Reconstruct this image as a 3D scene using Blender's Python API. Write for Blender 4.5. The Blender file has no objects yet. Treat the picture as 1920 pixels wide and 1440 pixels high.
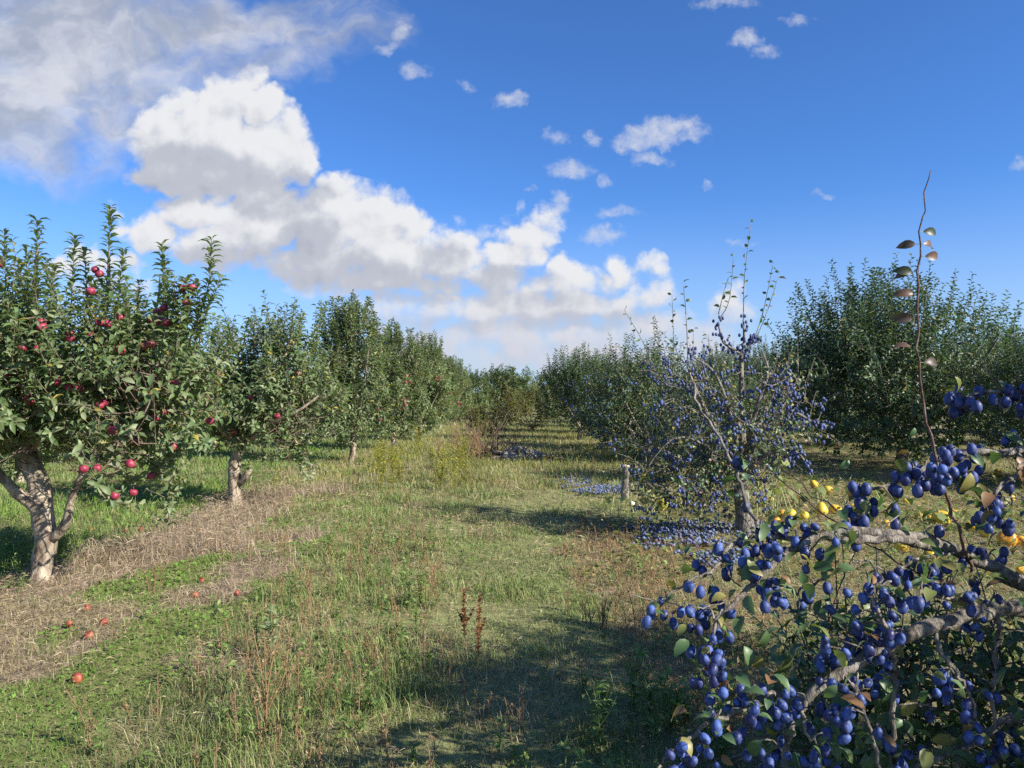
import bpy, math
import numpy as np
from mathutils import Vector

# ------------------------------------------------------------------ scene, camera
S = bpy.context.scene
COL = S.collection
F = 1440.0; PITCH = math.atan(15 / F); CAMZ = 1.6
cam_d = bpy.data.cameras.new('camera'); cam = bpy.data.objects.new('camera', cam_d); COL.objects.link(cam)
cam.location = (0, 0, CAMZ); cam.rotation_euler = (math.pi / 2 + PITCH, 0, 0)
cam_d.sensor_width = 36; cam_d.lens = 36 * F / 1920; cam_d.clip_end = 6000; cam_d.clip_start = 0.05
S.camera = cam
S.view_settings.view_transform = 'Standard'; S.view_settings.look = 'None'
S.view_settings.gamma = 1; S.view_settings.use_curve_mapping = False
S.view_settings.exposure = 0.9
S.cycles.max_bounces = 6; S.cycles.diffuse_bounces = 3; S.cycles.glossy_bounces = 2
S.cycles.transmission_bounces = 4; S.cycles.transparent_max_bounces = 4
S.cycles.use_denoising = False
S.cycles.sample_clamp_indirect = 6

def ray(px, py):
    u = (px - 960) / F; v = (720 - py) / F
    c, s = math.cos(PITCH), math.sin(PITCH)
    return np.array([u, c - v * s, s + v * c])
def PX(px, py, d):
    r = ray(px, py); return np.array([0, 0, CAMZ]) + r * (d / r[1])
def GR(px, py):
    r = ray(px, py); t = -CAMZ / r[2]; return np.array([r[0] * t, r[1] * t, 0.0])
def to_px(P):
    P = np.atleast_2d(P); c, s = math.cos(PITCH), math.sin(PITCH)
    x = P[:, 0]; y = P[:, 1]; z = P[:, 2] - CAMZ
    f = y * c + z * s; up = -y * s + z * c
    f = np.where(np.abs(f) < 1e-3, 1e-3, f)
    return 960 + F * x / f, 720 - F * up / f, f

# ------------------------------------------------------------------ sun and sky
ELEV = math.radians(31.5); AZ = np.array([0.875, -0.484])
sun_to = np.array([AZ[0] * math.cos(ELEV), AZ[1] * math.cos(ELEV), math.sin(ELEV)])
sd = bpy.data.lights.new('sun', 'SUN'); sun = bpy.data.objects.new('sun', sd); COL.objects.link(sun)
sd.energy = 5.0; sd.angle = math.radians(0.53); sd.color = (1.0, 0.94, 0.84)
sun.rotation_euler = Vector(sun_to).to_track_quat('Z', 'Y').to_euler()
sun.location = (20, -12, 20)

W = bpy.data.worlds.new('World'); S.world = W; W.use_nodes = True
wt = W.node_tree; wt.nodes.clear()
class NG:
    """tiny expression helper over a node tree"""
    def __init__(s, t): s.t = t
    def n(s, typ, **kw):
        nd = s.t.nodes.new(typ)
        for k, v in kw.items(): setattr(nd, k, v)
        return nd
    def put(s, sock, v):
        if isinstance(v, bpy.types.NodeSocket): s.t.links.new(v, sock)
        elif v is not None: sock.default_value = v
    def m(s, op, a, b=None, c=None, clamp=False):
        nd = s.n('ShaderNodeMath', operation=op); nd.use_clamp = clamp
        for i, v in enumerate((a, b, c)):
            if v is not None: s.put(nd.inputs[i], v)
        return nd.outputs[0]
    def v(s, op, a, b=None, c=None):
        nd = s.n('ShaderNodeVectorMath', operation=op)
        for i, x in enumerate((a, b, c)):
            if x is not None: s.put(nd.inputs[i], x)
        return nd.outputs['Value'] if op in ('LENGTH', 'DOT_PRODUCT', 'DISTANCE') else nd.outputs[0]
    def scale(s, a, f):
        nd = s.n('ShaderNodeVectorMath', operation='SCALE'); s.put(nd.inputs[0], a); s.put(nd.inputs[3], f); return nd.outputs[0]
    def noise(s, vec, scale, detail=4, rough=.55, col=False, typ='FBM'):
        nd = s.n('ShaderNodeTexNoise'); nd.noise_type = typ
        s.put(nd.inputs['Vector'], vec); s.put(nd.inputs['Scale'], scale); s.put(nd.inputs['Detail'], detail); s.put(nd.inputs['Roughness'], rough)
        return nd.outputs['Color'] if col else nd.outputs[0]
    def sstep(s, x, a, b, lo=0., hi=1.):
        nd = s.n('ShaderNodeMapRange', interpolation_type='SMOOTHSTEP')
        for k, val in zip(('Value', 'From Min', 'From Max', 'To Min', 'To Max'), (x, a, b, lo, hi)): s.put(nd.inputs[k], val)
        return nd.outputs[0]
    def mix(s, f, a, b, mode='MIX'):
        nd = s.n('ShaderNodeMix', data_type='RGBA', blend_type=mode)
        s.put(nd.inputs[0], f); s.put(nd.inputs[6], a); s.put(nd.inputs[7], b)
        return nd.outputs[2]
    def xyz(s, a):
        nd = s.n('ShaderNodeSeparateXYZ'); s.put(nd.inputs[0], a); return nd.outputs
    def comb(s, x, y, z):
        nd = s.n('ShaderNodeCombineXYZ')
        for i, q in enumerate((x, y, z)): s.put(nd.inputs[i], q)
        return nd.outputs[0]

def uv_of(px, py):
    r = ray(px, py); return r[0] / r[1], r[2] / r[1]

CUMULUS = [ # px, py, rx, ry : the cumulus bank, each a rounded head
 (462,158,40,34),(420,190,62,48),(485,205,58,48),(335,200,40,28),(315,235,48,38),(525,258,52,50),(395,260,95,70),(300,280,52,45),(470,300,110,75),(360,310,110,62),(550,310,42,48),(285,330,45,36),(560,250,18,20),
 (440,365,46,28),(380,392,75,40),(465,410,55,36),(330,400,60,40),(300,440,60,40),(390,450,80,42),(500,400,90,70),(470,470,85,38),
 (630,352,44,28),(665,385,60,40),(600,410,80,60),(720,375,42,30),(740,405,60,42),(680,440,90,55),(785,435,48,36),(760,470,90,48),(620,480,110,48),(835,440,40,30),(862,418,22,18),(885,450,45,34),(905,432,22,18),
 (850,490,90,40),(950,410,20,18),(955,445,44,34),(985,400,15,16),(1010,405,26,20),(1035,415,22,17),(1000,440,38,30),(940,485,60,35),(720,520,120,36),(600,520,80,30),(900,525,120,34),(1005,475,32,24),(1048,497,42,28),(1085,520,48,30),(1030,525,70,30),(1120,535,48,28),
 (1150,487,18,20),(1165,515,20,26),(1215,492,32,16),(1240,510,20,24),(1238,545,18,28),(1205,565,34,16),(1190,530,16,20),
 (745,575,52,22),(690,588,45,13),(800,592,70,20),(650,545,60,10),(960,580,130,32),(1080,580,100,32),(1000,625,170,30),(850,630,110,22),(1180,610,80,22),(1250,615,50,22),(1310,622,40,16),(1050,665,240,24),(860,672,110,18),(1260,650,100,18),
 (1375,548,20,22),(1358,575,28,22),(1390,585,24,20),(1365,610,36,20),
 (213,392,22,18),(240,425,26,20),(150,480,34,22),(120,500,28,18),(225,505,50,26),(200,535,60,22),(270,540,30,16)]
CUMULUS = [(a, b, c_ * (1.45 if 555 < b and 640 < a < 1330 else 1.08), d * (1.5 if 555 < b and 640 < a < 1330 else 1.1)) for a, b, c_, d in CUMULUS]
SHADE = [(370,335,150,38),(300,345,80,40),(520,375,75,35),(560,350,60,30),(580,440,55,50),(420,490,130,30),(640,515,170,34),(820,540,150,26),(830,475,50,26),(960,520,60,18),(1010,560,110,16),(330,300,90,30),(560,480,80,30),(1100,600,120,16),(800,615,110,12)]  # painted self-shadow: ellipses that darken the cloud colour
SMALL = [(1225,255,62,26),(1260,235,50,22),(1190,268,45,20),(1300,252,32,17),(1215,300,40,14),(1070,318,40,17),(1048,372,22,22),(1040,390,30,16),(1128,443,40,17),(1158,400,38,11),(955,186,36,17),
 (725,90,18,10),(748,62,17,24),(1400,72,30,18),(1432,95,20,12),(1495,38,32,9),(1360,3,62,11),(880,158,18,9),(775,132,30,14),(1110,265,14,16),(1132,338,14,14),(1328,347,11,10),(1545,363,20,6),(1045,258,26,10),(1910,310,18,12),(555,548,30,7),(1390,455,26,7),(1000,350,8,8)]
VEIL = [(120,70,260,130),(330,50,280,75),(520,35,170,50),(40,190,150,130),(230,130,130,55),(60,295,110,34),(640,40,70,26),(200,225,60,70),(430,110,130,40)]

def blob_group(name, blobs, soft):
    g = bpy.data.node_groups.new(name, 'ShaderNodeTree')
    g.interface.new_socket('P', in_out='INPUT', socket_type='NodeSocketVector')
    g.interface.new_socket('D', in_out='OUTPUT', socket_type='NodeSocketFloat')
    q = NG(g); gi = q.n('NodeGroupInput'); go = q.n('NodeGroupOutput')
    acc = None
    for (px, py, rx, ry) in blobs:
        u, v = uv_of(px, py); ru, rv = rx / F, ry / F
        w = q.v('MULTIPLY_ADD', gi.outputs[0], (1 / ru, 1 / rv, 0), (-u / ru, -v / rv, 0))
        h = q.m('MULTIPLY_ADD', q.v('DOT_PRODUCT', w, w), -.62 * min(ru, rv), .62 * min(ru, rv))
        acc = h if acc is None else q.m('SMOOTH_MAX', acc, h, soft)
    g.links.new(acc, go.inputs[0])
    return g

def cloud_groups():
    """two groups: the heads of the cumulus bank, and the small puffs on them"""
    out = []
    for which in ('heads', 'puffs'):
        g = bpy.data.node_groups.new('cloud ' + which, 'ShaderNodeTree')
        g.interface.new_socket('P', in_out='INPUT', socket_type='NodeSocketVector')
        g.interface.new_socket('D', in_out='OUTPUT', socket_type='NodeSocketFloat')
        q = NG(g); gi = q.n('NodeGroupInput'); go = q.n('NodeGroupOutput')
        p = gi.outputs[0]
        w1 = q.scale(q.v('SUBTRACT', q.noise(p, 13, 1, .5, col=True), (.5, .5, .5)), .032)
        w2 = q.scale(q.v('SUBTRACT', q.noise(p, 42, 3, .6, col=True), (.5, .5, .5)), .020)
        pw = q.v('ADD', p, q.v('ADD', w1, w2))
        if which == 'heads':
            bg = q.n('ShaderNodeGroup'); bg.node_tree = blob_group('cumulus heads', CUMULUS, .003); g.links.new(pw, bg.inputs[0])
            g.links.new(bg.outputs[0], go.inputs[0])
        else:
            def puff(sc):
                vo = q.n('ShaderNodeTexVoronoi', feature='F1'); vo.inputs['Scale'].default_value = sc
                vo.voronoi_dimensions = '2D'; g.links.new(pw, vo.inputs['Vector'])
                return q.m('SUBTRACT', .42, vo.outputs['Distance'])
            b = q.m('ADD', q.m('MULTIPLY', puff(20), .020), q.m('MULTIPLY', puff(46), .011))
            b = q.m('ADD', b, q.m('MULTIPLY', q.m('SUBTRACT', q.noise(p, 75, 5, .62), .5), .015))
            g.links.new(b, go.inputs[0])
        out.append(g)
    return out

q = NG(wt)
geo = q.n('ShaderNodeTexCoord'); D = q.v('NORMALIZE', geo.outputs['Generated'])
dx, dy, dz = q.xyz(D)
ysafe = q.m('MAXIMUM', dy, 0.12)
P = q.comb(q.m('DIVIDE', dx, ysafe), q.m('DIVIDE', dz, ysafe), 0.0)
front = q.sstep(dy, 0.30, 0.5)
sky = q.n('ShaderNodeTexSky', sky_type='NISHITA'); sky.sun_disc = False
sky.sun_elevation = ELEV; sky.sun_rotation = math.atan2(AZ[0], AZ[1])
sky.altitude = 900; sky.air_density = 1.0; sky.dust_density = 0.6; sky.ozone_density = 2.6
hs = q.n('ShaderNodeHueSaturation'); hs.inputs['Saturation'].default_value = 1.0; hs.inputs['Value'].default_value = 1.0
wt.links.new(sky.outputs[0], hs.inputs['Color'])
skycol = q.v('MULTIPLY', hs.outputs[0], (.50, .87, 1.38))
skycol = q.mix(q.sstep(dz, -.02, .26, .62, 0.0), skycol, (4.2, 5.1, 6.4, 1))

HEADS, PUFFS = cloud_groups()
def cg(g, off):
    nd = q.n('ShaderNodeGroup'); nd.node_tree = g
    wt.links.new(q.v('ADD', P, off) if off else P, nd.inputs[0]); return nd.outputs[0]
h0 = cg(HEADS, None); h2 = cg(HEADS, (.011, .020, 0)); b0 = cg(PUFFS, None); b1 = cg(PUFFS, (.010, .015, 0))
px_, py_, pz_ = q.xyz(P)
low = q.sstep(py_, .02, .17, 1.0, 0.0)
H0 = q.m('ADD', h0, b0)
alphaC = q.m('MULTIPLY', q.sstep(H0, q.m('MULTIPLY_ADD', low, -.014, -.003), q.m('MULTIPLY_ADD', low, .016, .013)), front)
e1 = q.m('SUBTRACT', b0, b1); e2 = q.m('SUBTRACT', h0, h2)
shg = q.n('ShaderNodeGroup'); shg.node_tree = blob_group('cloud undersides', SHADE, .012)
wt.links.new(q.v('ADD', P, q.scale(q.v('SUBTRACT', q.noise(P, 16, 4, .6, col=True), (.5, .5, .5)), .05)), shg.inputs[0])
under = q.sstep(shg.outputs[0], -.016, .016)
lit = q.m('ADD', .86, q.m('ADD', q.m('MULTIPLY', e1, 14.0), q.m('MULTIPLY', e2, 9.0)))  # sunlit and shaded sides painted into the cloud colour from height differences
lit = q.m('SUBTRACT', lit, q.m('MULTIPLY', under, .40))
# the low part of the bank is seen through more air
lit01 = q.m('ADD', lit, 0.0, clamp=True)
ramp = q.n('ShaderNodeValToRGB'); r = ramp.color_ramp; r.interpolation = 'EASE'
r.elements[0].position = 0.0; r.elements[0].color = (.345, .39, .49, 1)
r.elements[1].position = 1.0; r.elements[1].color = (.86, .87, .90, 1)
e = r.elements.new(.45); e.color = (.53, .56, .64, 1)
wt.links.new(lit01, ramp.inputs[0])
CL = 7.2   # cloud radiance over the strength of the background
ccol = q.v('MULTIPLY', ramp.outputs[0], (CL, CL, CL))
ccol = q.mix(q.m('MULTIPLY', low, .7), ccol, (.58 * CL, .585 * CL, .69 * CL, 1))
# small clouds
sg = q.n('ShaderNodeGroup'); sg.node_tree = blob_group('small clouds', SMALL, .004)
sw = q.scale(q.v('SUBTRACT', q.noise(P, 30, 5, .65, col=True), (.5, .5, .5)), .040)
Ps = q.v('ADD', P, sw); wt.links.new(Ps, sg.inputs[0])
sn = q.m('ADD', sg.outputs[0], q.m('MULTIPLY', q.m('SUBTRACT', q.noise(P, 55, 6, .65), .5), .022))
alphaS = q.m('MULTIPLY', q.m('MULTIPLY', q.sstep(sn, -.004, .016), .86), front)
# veil of thinner cloud
vg = q.n('ShaderNodeGroup'); vg.node_tree = blob_group('veil', VEIL, .03)
vw = q.scale(q.v('SUBTRACT', q.noise(P, 6, 4, .6, col=True), (.5, .5, .5)), .13)
Pv = q.v('ADD', P, vw); wt.links.new(Pv, vg.inputs[0])
vn = q.m('ADD', vg.outputs[0], q.m('MULTIPLY', q.m('SUBTRACT', q.noise(q.v('MULTIPLY', Pv, (1, 1.5, 1)), 11, 7, .62), .5), .13))
alphaV = q.m('MULTIPLY', q.m('MULTIPLY', q.sstep(vn, -.04, .055), .90), front)
vlit = q.noise(q.v('MULTIPLY', Pv, (1, 1.7, 1)), 9, 6, .6)
vcol = q.mix(q.sstep(vlit, .35, .68), (.42 * CL, .46 * CL, .55 * CL, 1), (.76 * CL, .77 * CL, .81 * CL, 1))
# the rest of the sky carries the same kind of broken cloud
on = q.noise(q.v('MULTIPLY', D, (1, 1, 2.2)), 3.2, 7, .58)
alphaO = q.m('MULTIPLY', q.sstep(on, .57, .66), q.m('MULTIPLY', q.m('SUBTRACT', 1.0, q.sstep(dy, .45, .62)), q.sstep(dz, 0.0, .12)))
c_far = q.mix(alphaO, skycol, (.62 * CL, .64 * CL, .70 * CL, 1))
c = q.mix(alphaV, c_far, vcol)
c = q.mix(alphaS, c, (.74 * CL, .76 * CL, .82 * CL, 1))
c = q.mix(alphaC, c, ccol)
SKY_STRENGTH = 0.073
def background(col):
    nd = q.n('ShaderNodeBackground'); nd.inputs['Strength'].default_value = SKY_STRENGTH; wt.links.new(col, nd.inputs['Color']); return nd.outputs[0]
# the bank of cloud only has to be worked out in the part of the sky that holds it
inside = q.m('MULTIPLY', q.m('GREATER_THAN', dy, .30), q.m('GREATER_THAN', dz, -.03))
ms = q.n('ShaderNodeMixShader'); wt.links.new(inside, ms.inputs[0]); wt.links.new(background(c_far), ms.inputs[1]); wt.links.new(background(c), ms.inputs[2])
wo = q.n('ShaderNodeOutputWorld'); wt.links.new(ms.outputs[0], wo.inputs['Surface'])
W.cycles.sampling_method = 'MANUAL'; W.cycles.sample_map_resolution = 512

# ------------------------------------------------------------------ helpers
def tag(o, label=None, cat=None, group=None, kind=None):
    if label: o['label'] = label
    if cat: o['category'] = cat
    if group: o['group'] = group
    if kind: o['kind'] = kind
    return o
def empty(name, loc):
    o = bpy.data.objects.new(name, None); COL.objects.link(o); o.location = tuple(loc); o.empty_display_size = .2; return o
def link_obj(name, me, parent=None, loc=None):
    o = bpy.data.objects.new(name, me); COL.objects.link(o)
    if loc is not None: o.location = tuple(loc)
    if parent is not None: o.parent = parent
    return o
def make_mesh(name, V, tris=None, quads=None, mat=None, col=None, smooth=True):
    V = np.asarray(V, np.float32).reshape(-1, 3)
    tris = np.zeros((0, 3), np.int32) if tris is None else np.asarray(tris, np.int32).reshape(-1, 3)
    quads = np.zeros((0, 4), np.int32) if quads is None else np.asarray(quads, np.int32).reshape(-1, 4)
    me = bpy.data.meshes.new(name)
    me.vertices.add(len(V)); me.vertices.foreach_set('co', V.ravel())
    nl = tris.size + quads.size; me.loops.add(nl)
    me.loops.foreach_set('vertex_index', np.concatenate([tris.ravel(), quads.ravel()]))
    nt, nq = len(tris), len(quads); me.polygons.add(nt + nq)
    me.polygons.foreach_set('loop_start', np.concatenate([np.arange(nt) * 3, tris.size + np.arange(nq) * 4]).astype(np.int32))
    me.polygons.foreach_set('use_smooth', np.full(nt + nq, smooth))
    if col is not None:
        a = me.color_attributes.new('Col', 'FLOAT_COLOR', 'POINT')
        cc = np.ones((len(V), 4), np.float32); cc[:, :3] = col; a.data.foreach_set('color', cc.ravel())
    me.update(calc_edges=True); me.validate()
    if mat: me.materials.append(mat)
    return me
class MB:
    def __init__(s): s.V = []; s.T = []; s.Q = []; s.C = []; s.n = 0
    def add(s, V, T=None, Q=None, C=None):
        V = np.asarray(V, float).reshape(-1, 3)
        if T is not None and len(T): s.T.append(np.asarray(T) + s.n)
        if Q is not None and len(Q): s.Q.append(np.asarray(Q) + s.n)
        s.V.append(V); s.n += len(V)
        if C is not None: s.C.append(np.broadcast_to(np.asarray(C, float), (len(V), 3)))
    def mesh(s, name, mat, smooth=True):
        if s.n == 0: s.add([[0, 0, 0], [0, 0, .001], [0.001, 0, 0]], [[0, 1, 2]], C=[(0, 0, 0)])
        return make_mesh(name, np.concatenate(s.V), np.concatenate(s.T) if s.T else None, np.concatenate(s.Q) if s.Q else None, mat,
                         np.concatenate(s.C) if s.C else None, smooth)
def norm(a): 
    a = np.asarray(a, float); return a / np.maximum(np.linalg.norm(a, axis=-1, keepdims=True), 1e-9)
def smooth_path(pts, n):
    """Catmull-Rom through the points"""
    pts = np.asarray(pts, float)
    if len(pts) == 2: return pts[0] + (pts[1] - pts[0]) * np.linspace(0, 1, n)[:, None]
    e = np.vstack([2 * pts[0] - pts[1], pts, 2 * pts[-1] - pts[-2]])
    t = np.linspace(0, len(pts) - 1 - 1e-6, n); i = t.astype(int); f = (t - i)[:, None]
    a, b, c_, d = e[i], e[i + 1], e[i + 2], e[i + 3]
    return .5 * (2 * b + (c_ - a) * f + (2 * a - 5 * b + 4 * c_ - d) * f ** 2 + (3 * b - a - 3 * c_ + d) * f ** 3)
def tube(mb, pts, radii, ns=6, col=None, rng=None, rough=0.0, cap=True):
    pts = np.asarray(pts, float); n = len(pts); radii = np.broadcast_to(np.asarray(radii, float), (n,))
    T = norm(np.gradient(pts, axis=0))
    up = np.array([0.31, 0.17, .93]) if abs(T[0, 2]) < .9 else np.array([.95, .2, .1])
    N = norm(np.cross(T, up)); B = np.cross(T, N)
    a = np.arange(ns) * 2 * np.pi / ns
    rr = radii[:, None] * np.ones(ns)
    if rng is not None and rough: rr = rr * (1 + rng.normal(0, rough, rr.shape))
    V = pts[:, None, :] + rr[..., None] * (np.cos(a)[None, :, None] * N[:, None, :] + np.sin(a)[None, :, None] * B[:, None, :])
    V = V.reshape(-1, 3); i = np.arange(n - 1)[:, None] * ns; j = np.arange(ns)[None]; k = (j + 1) % ns
    Q = np.stack([i + j, i + k, i + ns + k, i + ns + j], -1).reshape(-1, 4)
    T3 = []
    if cap:
        V = np.vstack([V, pts[-1] + T[-1] * radii[-1] * .4]); last = len(V) - 1; b0 = (n - 1) * ns
        T3 = [[b0 + x, b0 + (x + 1) % ns, last] for x in range(ns)]
    mb.add(V, T3 if cap else None, Q, col)
# value noise
_rs = np.random.RandomState(5); _perm = _rs.rand(256, 256)
def vnoise(x, y):
    xi = np.floor(x).astype(int); yi = np.floor(y).astype(int); fx = x - xi; fy = y - yi
    fx = fx * fx * (3 - 2 * fx); fy = fy * fy * (3 - 2 * fy)
    g = lambda a, b: _perm[a & 255, b & 255]
    return (g(xi, yi) * (1 - fx) + g(xi + 1, yi) * fx) * (1 - fy) + (g(xi, yi + 1) * (1 - fx) + g(xi + 1, yi + 1) * fx) * fy
def fbm(x, y, o=4):
    s = 0; a = .5; t = 0
    for k in range(o): s = s + a * vnoise(x * 2 ** k + 17 * k, y * 2 ** k + 31 * k); t += a; a *= .5
    return s / t
def noise3(p, sc): 
    return (vnoise(p[:, 0] * sc + 3.1, p[:, 1] * sc + 7.7) + vnoise(p[:, 1] * sc + 51.3, p[:, 2] * sc + 13.9) + vnoise(p[:, 2] * sc + 91.3, p[:, 0] * sc + 33.9)) / 3
def gz(x, y):
    """ground height"""
    x = np.asarray(x, float); y = np.asarray(y, float)
    return .07 * (fbm(x * .45 + 9, y * .45, 3) - .5) + .03 * (fbm(x * 2.1, y * 2.1 + 5, 2) - .5)
def ground_pt(px, py):
    p = GR(px, py); p[2] = gz(p[0], p[1]); return p

# ------------------------------------------------------------------ materials
def mat_new(name):
    m = bpy.data.materials.new(name); m.use_nodes = True; t = m.node_tree; t.nodes.clear()
    return m, NG(t)
def finish(q, sh):
    o = q.n('ShaderNodeOutputMaterial'); q.t.links.new(sh, o.inputs['Surface'])
def principled(q, col, rough=.6, spec=.3, normal=None):
    p = q.n('ShaderNodeBsdfPrincipled'); q.put(p.inputs['Base Color'], col); q.put(p.inputs['Roughness'], rough)
    q.put(p.inputs['Specular IOR Level'], spec)
    if normal is not None: q.t.links.new(normal, p.inputs['Normal'])
    return p.outputs[0]
def bump(q, h, strength, dist):
    b = q.n('ShaderNodeBump'); b.inputs['Strength'].default_value = strength; b.inputs['Distance'].default_value = dist
    q.t.links.new(h, b.inputs['Height']); return b.outputs[0]
def leaf_material(name, pale, backmix=.5, trans=.22, rough=.45, spec=.45):
    m, q = mat_new(name)
    a = q.n('ShaderNodeAttribute', attribute_name='Col'); g = q.n('ShaderNodeNewGeometry'); tc = q.n('ShaderNodeTexCoord')
    v = q.noise(tc.outputs['Object'], 45, 2); base = q.mix(q.m('MULTIPLY', q.m('SUBTRACT', v, .35, clamp=True), .8), a.outputs['Color'], q.v('MULTIPLY', a.outputs['Color'], (1.5, 1.4, 1.1)))
    back = q.mix(backmix, base, pale)
    c = q.mix(g.outputs['Backfacing'], base, back)
    p = principled(q, c, rough, spec)
    t = q.n('ShaderNodeBsdfTranslucent'); q.t.links.new(q.v('MULTIPLY', base, (1.5, 1.75, .7)), t.inputs['Color'])
    mx = q.n('ShaderNodeMixShader'); mx.inputs[0].default_value = trans
    q.t.links.new(p, mx.inputs[1]); q.t.links.new(t.outputs[0], mx.inputs[2]); finish(q, mx.outputs[0])
    return m
M = {}
M['apple_leaf'] = leaf_material('apple leaf', (.36, .39, .23, 1), .62, .27, .5, .4)
M['plum_leaf'] = leaf_material('plum leaf', (.17, .23, .12, 1), .45, .2)
M['herb'] = leaf_material('herb', (.16, .2, .1, 1), .3, .25, .6, .25)
M['grass'] = leaf_material('grass blade', (.2, .2, .1, 1), .0, .22, .65, .2)
def bark_material(name, c1, c2, c3, sc=18):
    m, q = mat_new(name); tc = q.n('ShaderNodeTexCoord'); o = tc.outputs['Object']
    n1 = q.noise(q.v('MULTIPLY', o, (1, 1, .35)), sc, 6, .65); n2 = q.noise(o, sc * .3, 3)
    c = q.mix(q.sstep(n1, .35, .65), c1, c2); c = q.mix(q.m('MULTIPLY', q.sstep(n2, .5, .7), .7), c, c3)
    finish(q, principled(q, c, .85, .2, bump(q, n1, 1.0, .03))); return m
M['bark'] = bark_material('apple bark', (.12, .085, .06, 1), (.47, .39, .29, 1), (.30, .27, .19, 1), 13)
M['plum_bark'] = bark_material('plum bark', (.09, .075, .06, 1), (.34, .30, .25, 1), (.20, .21, .15, 1), 34)
M['twig'] = bark_material('twig bark', (.13, .09, .065, 1), (.28, .22, .17, 1), (.22, .16, .12, 1), 40)
M['red_twig'] = bark_material('young shoot bark', (.10, .06, .05, 1), (.21, .13, .105, 1), (.3, .25, .21, 1), 40)
m, q = mat_new('apple skin'); tc = q.n('ShaderNodeTexCoord'); oi = q.n('ShaderNodeObjectInfo')
nz = q.noise(q.v('MULTIPLY', tc.outputs['Object'], (30, 30, 8)), 1.5, 4)
c = q.mix(q.sstep(nz, .3, .7), (.20, .014, .035, 1), (.36, .055, .09, 1))
c = q.mix(q.m('MULTIPLY', q.sstep(q.noise(q.v('ADD', tc.outputs['Object'], oi.outputs['Location']), 14, 2), .62, .75), .7), c, (.42, .34, .09, 1))
finish(q, principled(q, c, .45, .4)); M['apple'] = m
m, q = mat_new('windfall apple skin'); tc = q.n('ShaderNodeTexCoord'); oi = q.n('ShaderNodeObjectInfo')
nz = q.noise(q.v('ADD', tc.outputs['Object'], oi.outputs['Location']), 18, 4)
c = q.mix(q.sstep(nz, .4, .6), (.22, .028, .025, 1), (.36, .12, .06, 1)); c = q.mix(q.sstep(nz, .66, .72), c, (.16, .07, .03, 1))
finish(q, principled(q, c, .5, .4)); M['windfall'] = m
m, q = mat_new('plum bloom'); tc = q.n('ShaderNodeTexCoord'); oi = q.n('ShaderNodeObjectInfo')
nz = q.noise(q.v('ADD', q.scale(tc.outputs['Object'], 1), q.scale(oi.outputs['Location'], 7)), 38, 5, .6)
c = q.mix(q.sstep(nz, .34, .66), (.012, .018, .07, 1), (.075, .130, .37, 1))
c = q.mix(q.m('MULTIPLY', q.sstep(oi.outputs['Random'], .55, 1.0), .5), c, (.035, .025, .075, 1))
finish(q, principled(q, c, q.sstep(nz, .3, .7, .38, .7), .4)); M['plum'] = m
m, q = mat_new('dusty plum bloom'); tc = q.n('ShaderNodeTexCoord'); oi = q.n('ShaderNodeObjectInfo')
nz = q.noise(q.v('ADD', tc.outputs['Object'], q.scale(oi.outputs['Location'], 7)), 30, 3, .6)
finish(q, principled(q, q.mix(q.sstep(nz, .35, .65), (.035, .045, .12, 1), (.12, .165, .34, 1)), .65, .35)); M['plum_dusty'] = m
m, q = mat_new('fallen plum bloom'); tc = q.n('ShaderNodeTexCoord'); oi = q.n('ShaderNodeObjectInfo')
nz = q.noise(q.v('ADD', tc.outputs['Object'], q.scale(oi.outputs['Location'], 7)), 30, 3, .6)
c = q.mix(q.sstep(nz, .35, .65), (.04, .05, .10, 1), (.20, .245, .37, 1)); c = q.mix(q.m('MULTIPLY', q.m('GREATER_THAN', oi.outputs['Random'], .82), .8), c, (.12, .07, .07, 1))
finish(q, principled(q, c, .7, .3)); M['plum_fallen'] = m
m, q = mat_new('pumpkin rind'); tc = q.n('ShaderNodeTexCoord'); oi = q.n('ShaderNodeObjectInfo')
nz = q.noise(q.v('ADD', tc.outputs['Object'], oi.outputs['Location']), 9, 4)
c = q.mix(q.sstep(oi.outputs['Random'], .5, .9), (.72, .46, .035, 1), (.70, .30, .02, 1)); c = q.mix(q.m('MULTIPLY', q.sstep(nz, .5, .75), .5), c, (.72, .55, .15, 1))
finish(q, principled(q, c, .45, .45)); M['pumpkin'] = m
m, q = mat_new('green squash rind'); tc = q.n('ShaderNodeTexCoord'); sx = q.xyz(tc.outputs['Object'])
nz = q.noise(tc.outputs['Object'], 16, 4)
c = q.mix(q.sstep(q.m('ADD', sx[0], q.m('MULTIPLY', q.m('SUBTRACT', nz, .5), .1)), .0, .06), (.025, .045, .02, 1), (.55, .48, .05, 1))
finish(q, principled(q, c, .5, .4)); M['squash'] = m
m, q = mat_new('pale rind'); tc = q.n('ShaderNodeTexCoord'); nz = q.noise(tc.outputs['Object'], 20, 4)
finish(q, principled(q, q.mix(nz, (.62, .58, .42, 1), (.75, .73, .62, 1)), .6, .3)); M['pale'] = m
m, q = mat_new('cut wood'); tc = q.n('ShaderNodeTexCoord'); nz = q.noise(tc.outputs['Object'], 60, 4)
finish(q, principled(q, q.mix(nz, (.40, .30, .19, 1), (.62, .52, .38, 1)), .8, .2)); M['cutwood'] = m
m, q = mat_new('soil and thatch'); a = q.n('ShaderNodeAttribute', attribute_name='Col'); tc = q.n('ShaderNodeTexCoord'); o = tc.outputs['Object']
n1 = q.noise(o, 9, 8, .7); n2 = q.noise(o, 70, 5, .7); n3 = q.noise(q.v('MULTIPLY', o, (1, .3, 1)), 120, 3, .6)
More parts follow.
